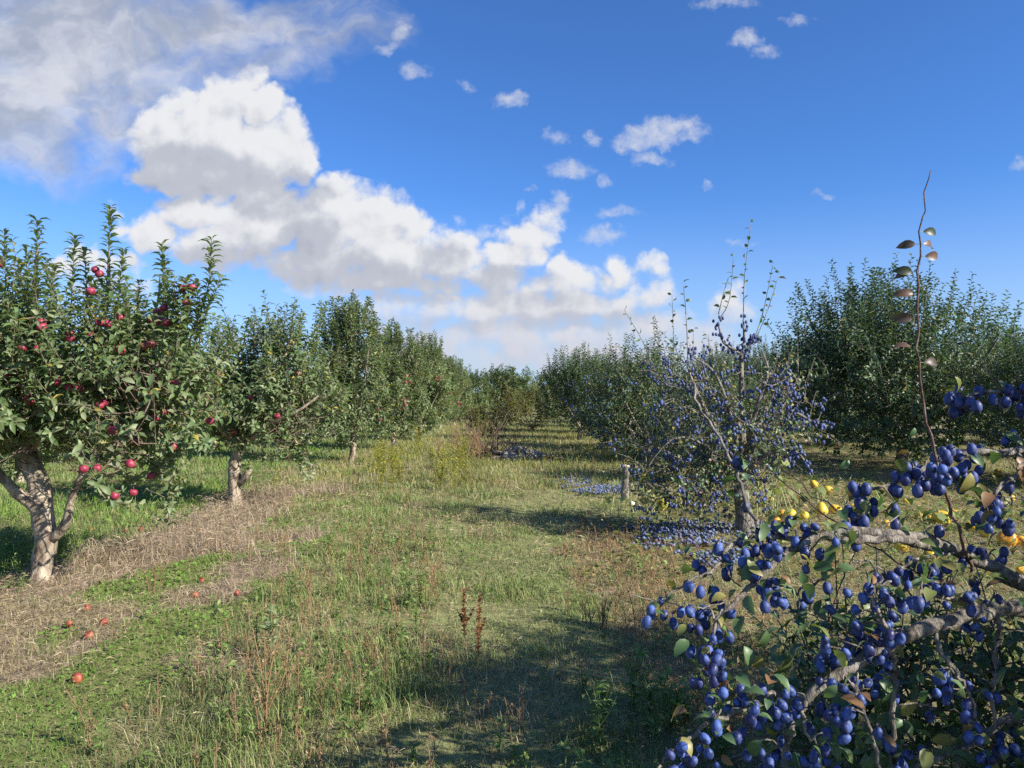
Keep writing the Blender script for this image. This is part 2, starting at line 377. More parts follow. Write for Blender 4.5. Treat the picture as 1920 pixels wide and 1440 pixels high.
c = q.mix(q.sstep(n1, .35, .65), q.v('MULTIPLY', a.outputs['Color'], (.62, .60, .58)), q.v('MULTIPLY', a.outputs['Color'], (1.25, 1.2, 1.15)))
c = q.mix(q.m('MULTIPLY', q.sstep(n3, .5, .72), .55), c, (.38, .31, .19, 1)); c = q.mix(q.m('MULTIPLY', q.sstep(n2, .55, .75), .6), c, (.10, .075, .05, 1))
finish(q, principled(q, c, .95, .1, bump(q, n2, .8, .03))); M['ground'] = m

# ------------------------------------------------------------------ ground cover zones
# 0 meadow beyond the apple row, 1 dead straw strip, 2 low clover, 3 rough mixed grass, 4 mown track, 5 brown weeds, 6 under the plums, 7 far rough
ZCOL = np.array([[.15,.19,.06],[.32,.25,.18],[.19,.23,.07],[.24,.25,.11],[.26,.29,.12],[.31,.26,.16],[.27,.25,.14],[.23,.24,.10]])
Z_GREEN = np.array([.86,.06,.82,.68,.78,.36,.56,.64]); Z_H = np.array([.11,.07,.035,.105,.052,.08,.06,.13])
Z_TILT = np.array([.8,1.2,1.0,.95,1.0,1.0,1.0,.85]); Z_DENS = np.array([.85,1.0,.62,1.0,.80,.85,.62,.9])
def zone_of(x, y, rng=None):
    xr = x - .035 * y + (fbm(x * .9 + 40, y * .9, 3) - .5) * 1.5
    z = np.full(x.shape, 4)
    z[xr < -1.0] = 3; z[xr < -2.15] = 2; z[xr < -3.25] = 1; z[xr < -4.45] = 0
    z[xr > .35] = 5; z[xr > 1.45] = 6
    far = y + (fbm(x * .5, y * .5 + 70, 3) - .5) * 7
    z[(far > 13) & (xr > -4.9) & (xr < 1.9)] = 7
    z[(far > 10) & (z == 5)] = 4
    z[(far > 9.5) & (z == 2)] = 3
    # scattered patches
    pn = fbm(x * 1.3 + 90, y * 1.3 + 20, 3)
    z[(z == 4) & (pn > .62)] = 3; z[(z == 3) & (pn < .36)] = 4; z[(z == 2) & (pn > .6)] = 1
    return z
# ground sheet: fine near the camera, coarse to the horizon
def axis(a, b, n, far):
    return np.concatenate([[-far, -far * .3, a - 60], np.linspace(a, b, n), [b + 60, far * .3, far]])
gx = axis(-16, 16, 260, 2500); gy = axis(-3, 34, 300, 2500)
X, Y = np.meshgrid(gx, gy); Zg = gz(X, Y)
Zg[(np.abs(X) > 17) | (Y > 35) | (Y < -4)] = 0
zz = zone_of(X.ravel(), Y.ravel())
gc = ZCOL[zz]; nrow, ncol = X.shape
i = np.arange(nrow - 1)[:, None] * ncol + np.arange(ncol - 1)[None]
GQ = np.stack([i, i + 1, i + ncol + 1, i + ncol], -1).reshape(-1, 4)
g_o = link_obj('ground', make_mesh('ground', np.stack([X.ravel(), Y.ravel(), Zg.ravel()], -1), None, GQ, M['ground'], gc))
tag(g_o, 'dry soil and thatch of the orchard floor', 'ground', kind='structure')

# ------------------------------------------------------------------ grass
def grass_patch(name, label, rng, ntuft, per, rho_d, sel, colorf, hmul=1.0, wid=.0034, tiltmul=1.0):
    """tufts over the view wedge; density falls with distance"""
    d0, d1 = 1.6, 42.0
    dd = np.linspace(d0, d1, 400); w = rho_d(dd) * (1.56 * dd + 2.4); cdf = np.cumsum(w); cdf /= cdf[-1]
    y = np.interp(rng.rand(ntuft), cdf, dd); x = (rng.rand(ntuft) - .5) * (1.56 * y + 2.4)
    z = zone_of(x, y); keep = sel(x, y, z, rng); x, y, z = x[keep], y[keep], z[keep]
    cf, hs_, lean0, tl = colorf(x, y, z, rng)
    k = per; x = np.repeat(x, k); y = np.repeat(y, k); n = len(x)
    dist = np.hypot(x, y); sp = .045 + .005 * dist ** .9
    ang0 = np.repeat(rng.rand(len(z)) * 2 * np.pi, k)
    ox = rng.normal(0, 1, n) * sp; oy = rng.normal(0, 1, n) * sp; x = x + ox; y = y + oy
    h = np.repeat(hs_, k) * rng.uniform(.45, 1.35, n) * hmul
    tilt = np.clip((.3 + np.abs(rng.normal(0, .75, n))) * np.repeat(tl, k) * tiltmul, 0, 1.5)
    a = np.arctan2(oy, ox) * .5 + ang0 * .5 + rng.normal(0, .9, n)
    lx, ly = np.cos(a), np.sin(a)
    wd = wid * rng.uniform(.7, 1.5, n) * np.clip(dist / 5, .8, 4) ** .75
    base = np.stack([x, y, gz(x, y) - .004], -1)
    sid = np.stack([-np.sin(a + rng.normal(0, .7, n)), np.cos(a), np.zeros(n)], -1); sid = norm(sid) * wd[:, None]
    st, ct = np.sin(tilt * .55), np.cos(tilt * .55)
    m1 = base + np.stack([lx * st, ly * st, ct], -1) * (h * .55)[:, None]
    t2 = np.clip(tilt * 1.25 + .1, 0, 1.75); st, ct = np.sin(t2), np.cos(t2)
    tip = m1 + np.stack([lx * st, ly * st, ct], -1) * (h * .5)[:, None]
    tip[:, 2] = np.maximum(tip[:, 2], base[:, 2] + .006)
    V = np.stack([base - sid, base + sid, m1 + sid * .8, m1 - sid * .8, tip], 1).reshape(-1, 3)
    b = np.arange(n)[:, None] * 5
    C = np.repeat(cf, k, 0) * rng.uniform(.72, 1.28, (n, 1))
    C = np.repeat(C, 5, 0)
    o = link_obj(name, make_mesh(name, V, b + np.array([3, 2, 4]), b + np.array([0, 1, 2, 3]), M['grass'], C, True))
    return tag(o, label, 'grass', kind='stuff')
rng = np.random.RandomState(11)
RHO = lambda d: np.where(d < 4.5, 1.0, (4.5 / np.maximum(d, 4.5)) ** 1.55)
GREENS = np.array([[.12,.185,.048],[.15,.212,.062],[.19,.235,.085],[.10,.165,.045]]); FRESH = np.array([[.14,.24,.045],[.12,.22,.04]])
DRYS = np.array([[.36,.30,.17],[.30,.25,.14],[.41,.35,.22],[.24,.19,.11]]); PINK = np.array([[.36,.275,.21],[.29,.22,.17],[.42,.33,.25]]); BROWN = np.array([[.27,.16,.08],[.34,.22,.12],[.22,.13,.08]])
OLIVE = np.array([[.20,.20,.05],[.25,.23,.07],[.16,.18,.06]])
def sel_green(x, y, z, r):
    pn = fbm(x * 2.3, y * 2.3, 3); p = Z_GREEN[z] * Z_DENS[z] * np.clip((pn - .3) * 3.4, .08, 1.5); return r.rand(len(x)) < p
def col_green(x, y, z, r):
    c = GREENS[r.randint(0, 4, len(x))]
    fr = (z == 2) | ((z == 0) & (fbm(x * .7 + 5, y * .7, 2) > .5)); c[fr] = FRESH[r.randint(0, 2, fr.sum())]
    ol = (z == 7) & (r.rand(len(x)) < .6); c[ol] = OLIVE[r.randint(0, 3, ol.sum())]
    mx = r.rand(len(x), 1) * .25; c = c * (1 - mx) + np.array([.30, .26, .13]) * mx
    c = c * (.55 + .9 * fbm(x * 1.1 + 14, y * 1.1 + 3, 3))[:, None]
    hm = .45 + 1.1 * fbm(x * 1.7 + 8, y * 1.7, 3)
    return c, Z_H[z] * hm, None, Z_TILT[z]
def sel_dry(x, y, z, r):
    pn = fbm(x * 2.3, y * 2.3, 3); p = (1 - Z_GREEN[z]) * Z_DENS[z] * np.clip(1.45 - (pn - .3) * 2.2, .1, 1.5); return r.rand(len(x)) < p
def col_dry(x, y, z, r):
    c = DRYS[r.randint(0, 4, len(x))]
    pk = (z == 1) & (r.rand(len(x)) < .25 + .6 * (y > 6)); c[pk] = PINK[r.randint(0, 3, pk.sum())]
    br = ((z == 5) & (r.rand(len(x)) < .5)) | ((z == 3) & (r.rand(len(x)) < .15)); c[br] = BROWN[r.randint(0, 3, br.sum())]
    hm = .6 + .9 * fbm(x * 1.5 + 3, y * 1.5 + 8, 3); hp = np.where((z == 1) & (y > 7) & (y < 12.5), 2.5, 1.0)
    return c, Z_H[z] * hm * hp, None, Z_TILT[z] * 1.2
grass_patch('green_grass', 'green grass blades growing over the orchard track and verges', rng, 96000, 7, RHO, sel_green, col_green, wid=.0022)
grass_patch('dry_grass', 'dry straw coloured grass matted over the orchard floor', rng, 64000, 6, RHO, sel_dry, col_dry, wid=.0015)

# strands that lie flat, tangled over one another
def straw_mat(name, label, rng, n):
    dd = np.linspace(1.6, 26, 400); w = RHO(dd) * (1.56 * dd + 2.4); cdf = np.cumsum(w); cdf /= cdf[-1]
    y = np.interp(rng.rand(n), cdf, dd); x = (rng.rand(n) - .5) * (1.56 * y + 2.4); z = zone_of(x, y)
    k = rng.rand(n) < np.array([.15, 1.0, .22, .55, .45, .85, .6, .4])[z]; x, y, z = x[k], y[k], z[k]; n = len(x)
    mound = np.where((z == 1), 1.0, .45) * (.02 + .05 * fbm(x * 3, y * 3, 2)) * np.where((z == 1) & (y > 7) & (y < 13), 4.2, 1.0)
    a = rng.rand(n) * 6.283; L = rng.uniform(.035, .11, n) * np.clip(np.hypot(x, y) / 6, 1, 2); up = rng.normal(.12, .25, n)
    b = np.stack([x, y, gz(x, y) + mound * rng.rand(n)], -1); d = np.stack([np.cos(a), np.sin(a), up], -1) * L[:, None]
    m_ = b + d * .5 + np.stack([rng.normal(0, .012, n), rng.normal(0, .012, n), .012 + 0 * a], -1); e_ = b + d; e_[:, 2] = np.maximum(e_[:, 2], gz(e_[:, 0], e_[:, 1]) + .004)
    wd = .0013 * rng.uniform(.6, 1.4, n) * np.clip(np.hypot(x, y) / 5, .8, 3) ** .8; s_ = np.stack([-np.sin(a) * wd, np.cos(a) * wd, wd * rng.normal(0, .6, n)], -1)
    V = np.stack([b, m_ - s_, m_ + s_, e_], 1).reshape(-1, 3); q_ = np.arange(n)[:, None] * 4
    c_ = DRYS[rng.randint(0, 4, n)]; pk = (z == 1) & (rng.rand(n) < .3 + .5 * (y > 6)); c_[pk] = PINK[rng.randint(0, 3, pk.sum())]; br = (z == 5) & (rng.rand(n) < .5); c_[br] = BROWN[rng.randint(0, 3, br.sum())]
    C = np.repeat(c_ * rng.uniform(.6, 1.3, (n, 1)), 4, 0)
    T3_ = np.concatenate([q_ + np.array([0, 1, 2]), q_ + np.array([1, 3, 2])])
    return tag(link_obj(name, make_mesh(name, V, T3_, None, M['grass'], C)), label, 'straw', kind='stuff')
straw_mat('straw', 'pale dead straw lying tangled along the apple row', rng, 340000)

# low clover leaves
def leafy_cover(name, label, rng, n, sel, cols, size, zoff=(.01, .05)):
    d0, d1 = 1.8, 14.0; dd = np.linspace(d0, d1, 300); w = RHO(dd) * (1.56 * dd + 2.4); cdf = np.cumsum(w); cdf /= cdf[-1]
    y = np.interp(rng.rand(n), cdf, dd); x = (rng.rand(n) - .5) * (1.56 * y + 2.4); z = zone_of(x, y); k = sel(x, y, z, rng); x, y = x[k], y[k]; n = len(x)
    Pp = np.stack([x, y, gz(x, y) + rng.uniform(*zoff, n)], -1); T = norm(np.stack([rng.normal(0, 1, n), rng.normal(0, 1, n), rng.normal(.1, .3, n)], -1))
    N = norm(np.stack([rng.normal(0, .4, n), rng.normal(0, .4, n), np.ones(n)], -1))
    L = size * rng.uniform(.6, 1.5, n) * np.clip(np.hypot(x, y) / 5, .8, 2.4)
    V, T3, Q4 = leaf_batch(Pp, T, N, L, L * .75, TPL_SMALL); C = np.repeat(cols[rng.randint(0, len(cols), n)] * rng.uniform(.7, 1.25, (n, 1)), len(TPL_SMALL[0]), 0)
    return tag(link_obj(name, make_mesh(name, V, T3, Q4, M['herb'], C)), label, 'ground cover', kind='stuff')
TPL_LEAF = (np.array([(0,0,0),(.28,-.42,.15),(.28,0,.06),(.28,.42,.15),(.66,-.42,.08),(.68,0,-.02),(.66,.42,.08),(.95,0,-.26)]),
            np.array([(0,1,2),(0,2,3),(4,7,5),(5,7,6)]), np.array([(1,4,5,2),(2,5,6,3)]))
def _hi_leaf():
    V = [(0, 0, 0)]; rows = [(.10, .24, .05), (.30, .46, .08), (.55, .49, .05), (.80, .30, -.06)]
    for x, w, z in rows: V += [(x, -w, z + .22 * w), (x + .02, 0, z), (x, w, z + .16 * w)]
    V.append((1.0, .02, -.2)); T = [(0, 1, 2), (0, 2, 3), (10, 13, 11), (11, 13, 12)]; Q = []
    for k in range(3): a = 1 + 3 * k; Q += [(a, a + 3, a + 4, a + 1), (a + 1, a + 4, a + 5, a + 2)]
    return np.array(V), np.array(T), np.array(Q)
TPL_HI = _hi_leaf()
TPL_FAR = (np.array([(0,0,0),(.48,-.5,.14),(.48,.5,.14),(.97,0,-.16)]), np.array([(0,1,3),(0,3,2)]), np.zeros((0, 4), int))
TPL_SMALL = (np.array([(0,0,0),(.5,-.5,.10),(.5,0,0.02),(.5,.5,.10),(1,0,-.12)]), np.array([(0,1,2),(0,2,3),(1,4,2),(2,4,3)]), np.zeros((0, 4), int))
def leaf_batch(P, T, N, L, Wd, tpl):
    T = norm(T); B = norm(np.cross(N, T)); N = np.cross(T, B); L = np.asarray(L)[:, None, None]; Wd = np.asarray(Wd)[:, None, None]
    t = tpl[0]; V = P[:, None] + L * t[None, :, 0:1] * T[:, None] + Wd * t[None, :, 1:2] * B[:, None] + L * t[None, :, 2:3] * N[:, None]
    b = np.arange(len(P))[:, None, None] * len(t)
    return V.reshape(-1, 3), (b + tpl[1][None]).reshape(-1, 3), (b + tpl[2][None]).reshape(-1, 4) if len(tpl[2]) else None
leafy_cover('clover', 'low bright green clover carpeting the strip beside the straw', rng, 42000, lambda x, y, z, r: ((z == 2) & (fbm(x * 1.8, y * 1.8 + 9, 3) > .36)) | ((z == 0) & (r.rand(len(x)) < .35)), FRESH, .022)
leafy_cover('ground_weeds', 'small leafy weeds growing low under the plum trees', rng, 30000, lambda x, y, z, r: ((z == 6) | (z == 5)) & (fbm(x * 1.5 + 4, y * 1.5, 3) > .5) & (r.rand(len(x)) < .8), np.vstack([GREENS, OLIVE]), .032, (.01, .12))

leafy_cover('leaf_litter', 'brown fallen leaves scattered under the plum trees', rng, 15000, lambda x, y, z, r: ((z == 6) | (z == 5)) & (r.rand(len(x)) < .55), np.array([[.20, .12, .06], [.27, .17, .08], [.13, .08, .05], [.30, .24, .10]]), .034, (.012, .04))

# ------------------------------------------------------------------ weeds
def weed_geo(mb, rng, base, h, style, lean=None):
    """one weed: stem, side stems, leaves or seed flakes"""
    ln = rng.normal(0, .13, 2) if lean is None else np.asarray(lean)
    pts = np.array([[0, 0, 0], [ln[0] * .3, ln[1] * .3, .5], [ln[0], ln[1], 1.0]]) * h + base
    path = smooth_path(pts, 6)
    st = {'dock': (.22, .085, .045), 'dry': (.30, .20, .11), 'green': (.14, .19, .06), 'grey': (.17, .22, .13), 'yellow': (.20, .20, .06), 'rust': (.26, .16, .09)}[style]
    tube(mb, path, np.linspace(.0045, .0018, 6) * (.6 + h), 4, st)
    stems = [path]
    for k in range({'dock': 2, 'dry': 5, 'green': 4, 'grey': 3, 'yellow': 6, 'rust': 4}[style]):
        t = rng.uniform(.25, .85); i = int(t * 5); a = rng.rand() * 6.283; l = h * rng.uniform(.2, .42) * (1.15 - t * .6)
        d = np.array([math.cos(a) * .6, math.sin(a) * .6, .8]); pp = smooth_path([path[i], path[i] + d * l * .5, path[i] + d * l + np.array([0, 0, l * .25])], 4)
        tube(mb, pp, np.linspace(.0026, .0012, 4) * (.6 + h), 3, st); stems.append(pp)
    Ps, Ts = [], []
    dens = {'dock': 300, 'dry': 38, 'green': 45, 'grey': 60, 'yellow': 50, 'rust': 45}[style]
    for s in stems:
        ln_ = np.linalg.norm(np.diff(s, axis=0), axis=1).sum(); n = max(3, int(ln_ * dens)); t = rng.uniform({'dock': .2, 'dry': .3}.get(style, .08), 1, n) * (len(s) - 1)
        i = np.minimum(t.astype(int), len(s) - 2); Ps.append(s[i] + (s[i + 1] - s[i]) * (t - i)[:, None])
    Ps = np.vstack(Ps); n = len(Ps); a = rng.rand(n) * 6.283
    size = {'dock': .021, 'dry': .017, 'green': .045, 'grey': .060, 'yellow': .038, 'rust': .023}[style]
    up = {'dock': .9, 'dry': .6, 'green': .35, 'grey': .5, 'yellow': .6, 'rust': .3}[style]
    T = norm(np.stack([np.cos(a), np.sin(a), rng.normal(up, .35, n)], -1)); N = norm(np.stack([-np.cos(a) * .3, -np.sin(a) * .3, np.ones(n)], -1) + rng.normal(0, .25, (n, 3)))
    L = size * rng.uniform(.6, 1.5, n) * (.75 + .4 * h)
    V, T3, _ = leaf_batch(Ps, T, N, L, L * {'dock': 1.0, 'dry': .6}.get(style, .42), TPL_SMALL)
    pal = {'dock': [(.30,.14,.075),(.24,.11,.06),(.36,.19,.10)], 'dry': [(.40,.28,.16),(.30,.20,.11),(.25,.15,.09)], 'green': GREENS * 1.15, 'grey': [(.22,.27,.14),(.18,.23,.11)], 'yellow': [(.30,.29,.05),(.22,.24,.06),(.50,.42,.05)], 'rust': [(.30,.19,.10),(.36,.23,.12),(.2,.17,.08)]}[style]
    pal = np.array(pal); C = np.repeat(pal[rng.randint(0, len(pal), n)] * rng.uniform(.75, 1.25, (n, 1)), 5, 0)
    mb.add(V, T3, None, C)
def weed(name, label, cat, px, py, h, style, seed, group=None, lean=None, stems=1):
    r = np.random.RandomState(seed); b = ground_pt(px, py); e_ = empty(name, b)
    for k in range(stems):
        mb = MB(); weed_geo(mb, r, np.array([r.normal(0, .03), r.normal(0, .03), -.01]) if stems > 1 else np.array([0, 0, -.01]), h * r.uniform(.75, 1.05) if stems > 1 else h, style, lean)
        link_obj('stem', mb.mesh('weed stem', M['herb']), e_)
    return tag(e_, label, cat, group)
weed('dock_plant', 'rust red dried dock spike beside the shaded patch of the track', 'weed', 897, 1240, .40, 'dock', 1, lean=(.02, 0))
weed('dock_plant', 'slimmer rust brown dock spike next to the taller dock', 'weed', 871, 1215, .36, 'dock', 2, lean=(-.02, .02))
weed('thistle', 'grey green thistle standing in the rough grass of the track', 'weed', 507, 1240, .42, 'grey', 3, lean=(0, .05))
weed('dead_weed', 'dead reddish branching weed with bare forked stems in rough grass', 'weed', 492, 1375, .50, 'dry', 4, stems=3)
weed('dry_tuft', 'orange dried weed clump below the hanging apple branch', 'weed', 287, 1112, .28, 'rust', 5, stems=4)
weed('seedling', 'small green leafy seedling on the straw strip', 'weed', 236, 1034, .13, 'green', 6, stems=3)
weed('seedling', 'bright green seedling at the foot of the forked apple trunk', 'weed', 28, 1112, .14, 'green', 7, stems=3)
weed('fallen_weed', 'brown reddish weed bush between track and plum tree', 'weed', 1130, 1180, .30, 'rust', 8, stems=5)
r2 = np.random.RandomState(21)
for k in range(16):
    weed('brown_weed', 'thin brown seeding weed along the track side of the straw strip', 'weed', r2.uniform(380, 560), r2.uniform(1020, 1075), r2.uniform(.18, .32), 'dry', 100 + k, 'brown weeds edging the straw strip')
for k in range(26):
    weed('brown_weed', 'dry reddish brown weed between the track and the fallen plums', 'weed', r2.uniform(1050, 1290), r2.uniform(1065, 1200), r2.uniform(.2, .36), 'rust' if k % 3 else 'dry', 130 + k, 'brown weeds before the plum tree')
for k in range(22):
    weed('yellow_weed', 'yellow green flowering weed at the edge of the far apple row', 'weed', r2.uniform(690, 870), r2.uniform(860, 925), r2.uniform(.45, .9), 'yellow', 170 + k, 'yellow weeds by the far apple trees', stems=3)
for k in range(14):
    weed('leafy_weed', 'fresh green leafy weed in the shade of the broken plum tree', 'weed', r2.uniform(1120, 1400), r2.uniform(1290, 1440), r2.uniform(.22, .42), 'green', 200 + k, 'green weeds under the broken plum tree', stems=3)
for k in range(12):
    weed('tall_dry_weed', 'tall straw brown weed beside the dead brush', 'weed', r2.uniform(820, 905), r2.uniform(845, 868), r2.uniform(.6, .95), 'dry', 230 + k, 'tall dry weeds near the brush', stems=3)
# the countless small ones
mb = MB(); r3 = np.random.RandomState(31); cnt = 0
while cnt < 1250:
    y = 2.2 + 20 * r3.rand() ** 1.5; x = (r3.rand() - .5) * (1.5 * y + 2); z = zone_of(np.array([x]), np.array([y]))[0]
    if z in (1, 2) or (z == 4 and r3.rand() < .6) or fbm(np.array([x * 1.1]), np.array([y * 1.1 + 60]), 3)[0] < .47: continue
    st = {0: 'green', 3: ('dry', 'green', 'dry', 'rust')[r3.randint(4)], 4: ('dry', 'green')[r3.randint(2)], 5: ('rust', 'dry', 'dry')[r3.randint(3)], 6: ('green', 'rust', 'dry')[r3.randint(3)], 7: ('yellow', 'dry', 'green')[r3.randint(3)]}[z]
    weed_geo(mb, r3, np.array([x, y, float(gz(x, y)) - .01]), r3.uniform(.10, .26) * (1.5 if z == 7 else 1), st); cnt += 1
for k in range(190):
    y = r3.uniform(3.2, 8.5); x = r3.uniform(-2.1, -.75) + .035 * y
    weed_geo(mb, r3, np.array([x, y, float(gz(x, y)) - .01]), r3.uniform(.13, .32), ('dry', 'green', 'green', 'dry', 'rust')[r3.randint(5)])
tag(link_obj('small_weeds', mb.mesh('small weeds', M['herb'])), 'small seeding weeds scattered through the rough grass', 'weeds', kind='stuff')

# ------------------------------------------------------------------ trees
def leaves_along(rng, path, spacing, up, droop, t0=.05):
    """leaf points and axes around a shoot"""
    seg = np.linalg.norm(np.diff(path, axis=0), axis=1); ln = seg.sum(); n = max(2, int(ln / spacing))
    s = np.linspace(t0, 1, n) * ln; cum = np.concatenate([[0], np.cumsum(seg)])
    i = np.clip(np.searchsorted(cum, s, 'right') - 1, 0, len(seg) - 1); f = ((s - cum[i]) / np.maximum(seg[i], 1e-6))[:, None]
    P = path[i] + (path[i + 1] - path[i]) * f; D_ = norm(path[i + 1] - path[i])
    a = np.arange(n) * 2.4 + rng.rand() * 6.28 + rng.normal(0, .35, n)
    ref = np.where(np.abs(D_[:, 2:3]) < .9, np.array([[0, 0, 1.]]), np.array([[1., 0, 0]])); X_ = norm(np.cross(D_, ref)); Y_ = np.cross(D_, X_)
    R = np.cos(a)[:, None] * X_ + np.sin(a)[:, None] * Y_
    T = norm(R + D_ * up + rng.normal(0, .22, (n, 3)) + np.array([0, 0, -droop]))
    N = norm(D_ * 1.0 - R * .25 + np.array([0, 0, .45]) + rng.normal(0, .22, (n, 3)))
    return P + R * .006, T, N
def grow(rng, limbs, env, nshoot, slen, spacing, leaf, upb, gap=.42, tops=(), updr=(.6, .12), topf=.42, shell=2.2, twr=(.0055, .0022), hang=0.0, gsc=1.6, okf=None):
    """limbs: list of sampled paths. Returns twig MB, leaf arrays, shoot paths."""
    pts = np.vstack([l[len(l) // 3:] for l in limbs])
    bases = []
    tot = sum(e[2] for e in env)
    for c, r, w in env:
        c = np.array(c, float); r = np.array(r, float); n = int(nshoot * w / tot * 2.4)
        d = norm(rng.normal(0, 1, (n, 3))); rad = rng.rand(n, 1) ** (1 / shell); b = c + d * rad * r
        b = b[noise3(b + c * .37, gsc) > gap][: int(nshoot * w / tot)]
        bases += [(p, (p - c) / r) for p in b if okf is None or okf(p)]
    bases.sort(key=lambda t: np.min(np.linalg.norm(pts - t[0], axis=1)))
    tw = MB(); net = list(pts); LP, LT, LN, paths = [], [], [], []
    for p, out in bases:
        A = np.array(net); dd_ = np.linalg.norm(A - p, axis=1) + .35 * np.maximum(A[:, 2] - p[2], 0); a = A[np.argmin(dd_)]
        gapd = np.linalg.norm(p - a)
        if gapd > .06:
            mid = (a + p) / 2 + np.array([0, 0, -.06 * gapd]) + rng.normal(0, .05 * gapd, 3)
            lk = smooth_path([a, mid, p], 4); tube(tw, lk, np.linspace(twr[0] * (1 + gapd), twr[0] * .8, 4), 4); net += [lk[1], lk[2], p]
            P_, T_, N_ = leaves_along(rng, lk, spacing * 2.2, updr[0], updr[1]); LP.append(P_); LT.append(T_); LN.append(N_)
        d = norm(norm(out + 1e-4) * .55 + np.array([0, 0, upb * (0.5 + max(0, out[2]) * .8)]) + rng.normal(0, .28, 3))
        l = rng.uniform(*slen) * (1 + .35 * max(0, out[2]))
        pth = smooth_path([p, p + d * l * .5, p + d * l + np.array([0, 0, (l * .12 * upb) - hang * l * .4])], 5)
        tube(tw, pth, np.linspace(twr[0] * .7, twr[1], 5), 3); paths.append(pth)
        P_, T_, N_ = leaves_along(rng, pth, spacing, *updr); LP.append(P_); LT.append(T_); LN.append(N_)
    for pth in tops:
        pth = smooth_path(pth, 8); tube(tw, pth, np.linspace(twr[0] * 1.2, twr[1], 8), 4); paths.append(pth)
        P_, T_, N_ = leaves_along(rng, pth, spacing * topf, updr[0] * 1.2, updr[1]); LP.append(P_); LT.append(T_); LN.append(N_)
    LP, LT, LN = np.vstack(LP), np.vstack(LT), np.vstack(LN); n = len(LP)
    L = leaf[0] * rng.uniform(.65, 1.2, n); Wd = L * leaf[1] * rng.uniform(.85, 1.15, n)
    return tw, (LP, LT, LN, L, Wd), paths
APPLE_COLS = np.array([[.098,.148,.056],[.124,.174,.070],[.080,.128,.046],[.158,.200,.092],[.195,.224,.122]])
PLUM_COLS = np.array([[.054,.098,.038],[.070,.120,.046],[.090,.138,.056],[.046,.084,.038]])
def leaf_cols(rng, n, pal, k, yellow=.02):
    c = pal[rng.randint(0, len(pal), n)] * rng.uniform(.8, 1.25, (n, 1)); y = rng.rand(n) < yellow; c[y] = np.array([.30, .25, .05]); return np.repeat(c, k, 0)
def crown_mesh(rng, lv, pal, mat, tpl=TPL_LEAF, yellow=.02, name='crown'):
    V, T3, Q4 = leaf_batch(*lv, tpl); return make_mesh(name, V, T3, Q4, mat, leaf_cols(rng, len(lv[0]), pal, len(tpl[0]), yellow))
def fruit_profile(kind, ns, nr):
    """revolved fruit, about 1 across"""
    V = []; t = np.linspace(0, np.pi, nr)
    for k, a in enumerate(t):
        if kind == 'apple': rad = .5 * math.sin(a) ** .8 * (1 + .09 * math.cos(a)); z = .44 * math.cos(a) - .10 * math.exp(-((a) / .35) ** 2) + .06 * math.exp(-((math.pi - a) / .35) ** 2)
        else: rad = .5 * math.sin(a) ** .92 * (1 - .05 * math.cos(a)); z = .66 * math.cos(a)
        for j in range(ns):
            b = 2 * math.pi * j / ns; rr = rad * (1 - (.06 if kind == 'plum' and j == 0 else 0)) * (1 + (.02 * math.cos(5 * b) if kind == 'apple' else 0)); V.append((rr * math.cos(b), rr * math.sin(b), z))
    i = np.arange(nr - 1)[:, None] * ns; j = np.arange(ns)[None]; k = (j + 1) % ns
    return np.array(V), np.stack([i + j, i + ns + j, i + ns + k, i + k], -1).reshape(-1, 4)
AV, AQ = fruit_profile('apple', 12, 9); PV, PQ = fruit_profile('plum', 10, 7); PV2, PQ2 = fruit_profile('plum', 6, 5)
def with_stalk(V, Q, h, r, name, mat, s):
    mb = MB(); mb.add(V * s, None, Q); tube(mb, np.array([[0, 0, h * .8], [.03, 0, h * 1.3], [.05, .02, h * 1.8]]) * s, r * s, 4); return mb.mesh(name, mat)
APPLE_ME = with_stalk(AV, AQ, .40, .035, 'apple', M['apple'], .078)
PLUM_ME = with_stalk(PV, PQ, .62, .03, 'plum', M['plum'], .0285)
PLUM_FAR = make_mesh('plum', PV2 * .034, None, PQ2, M['plum_dusty'])
FALLEN_PLUM = make_mesh('plum', PV2 * .036, None, PQ2, M['plum_fallen'])
WINDFALL_ME = with_stalk(AV, AQ, .40, .03, 'fallen apple', M['windfall'], .078)
def limb_set(rng, top, n, reach, height, r0, z0=.0):
    out = []
    for k in range(n):
        a = 6.283 * (k + rng.uniform(-.3, .3)) / n; d = np.array([math.cos(a), math.sin(a), 0]); re = reach * rng.uniform(.7, 1.1); hh = height * rng.uniform(.75, 1.1)
        st = np.array(top) + np.array([0, 0, -z0 * rng.rand()])
        out.append((smooth_path([st, st + d * re * .35 + [0, 0, hh * .3], st + d * re * .75 + [0, 0, hh * .65], st + d * re + [0, 0, hh]], 9), np.linspace(r0, r0 * .22, 9)))
    return out

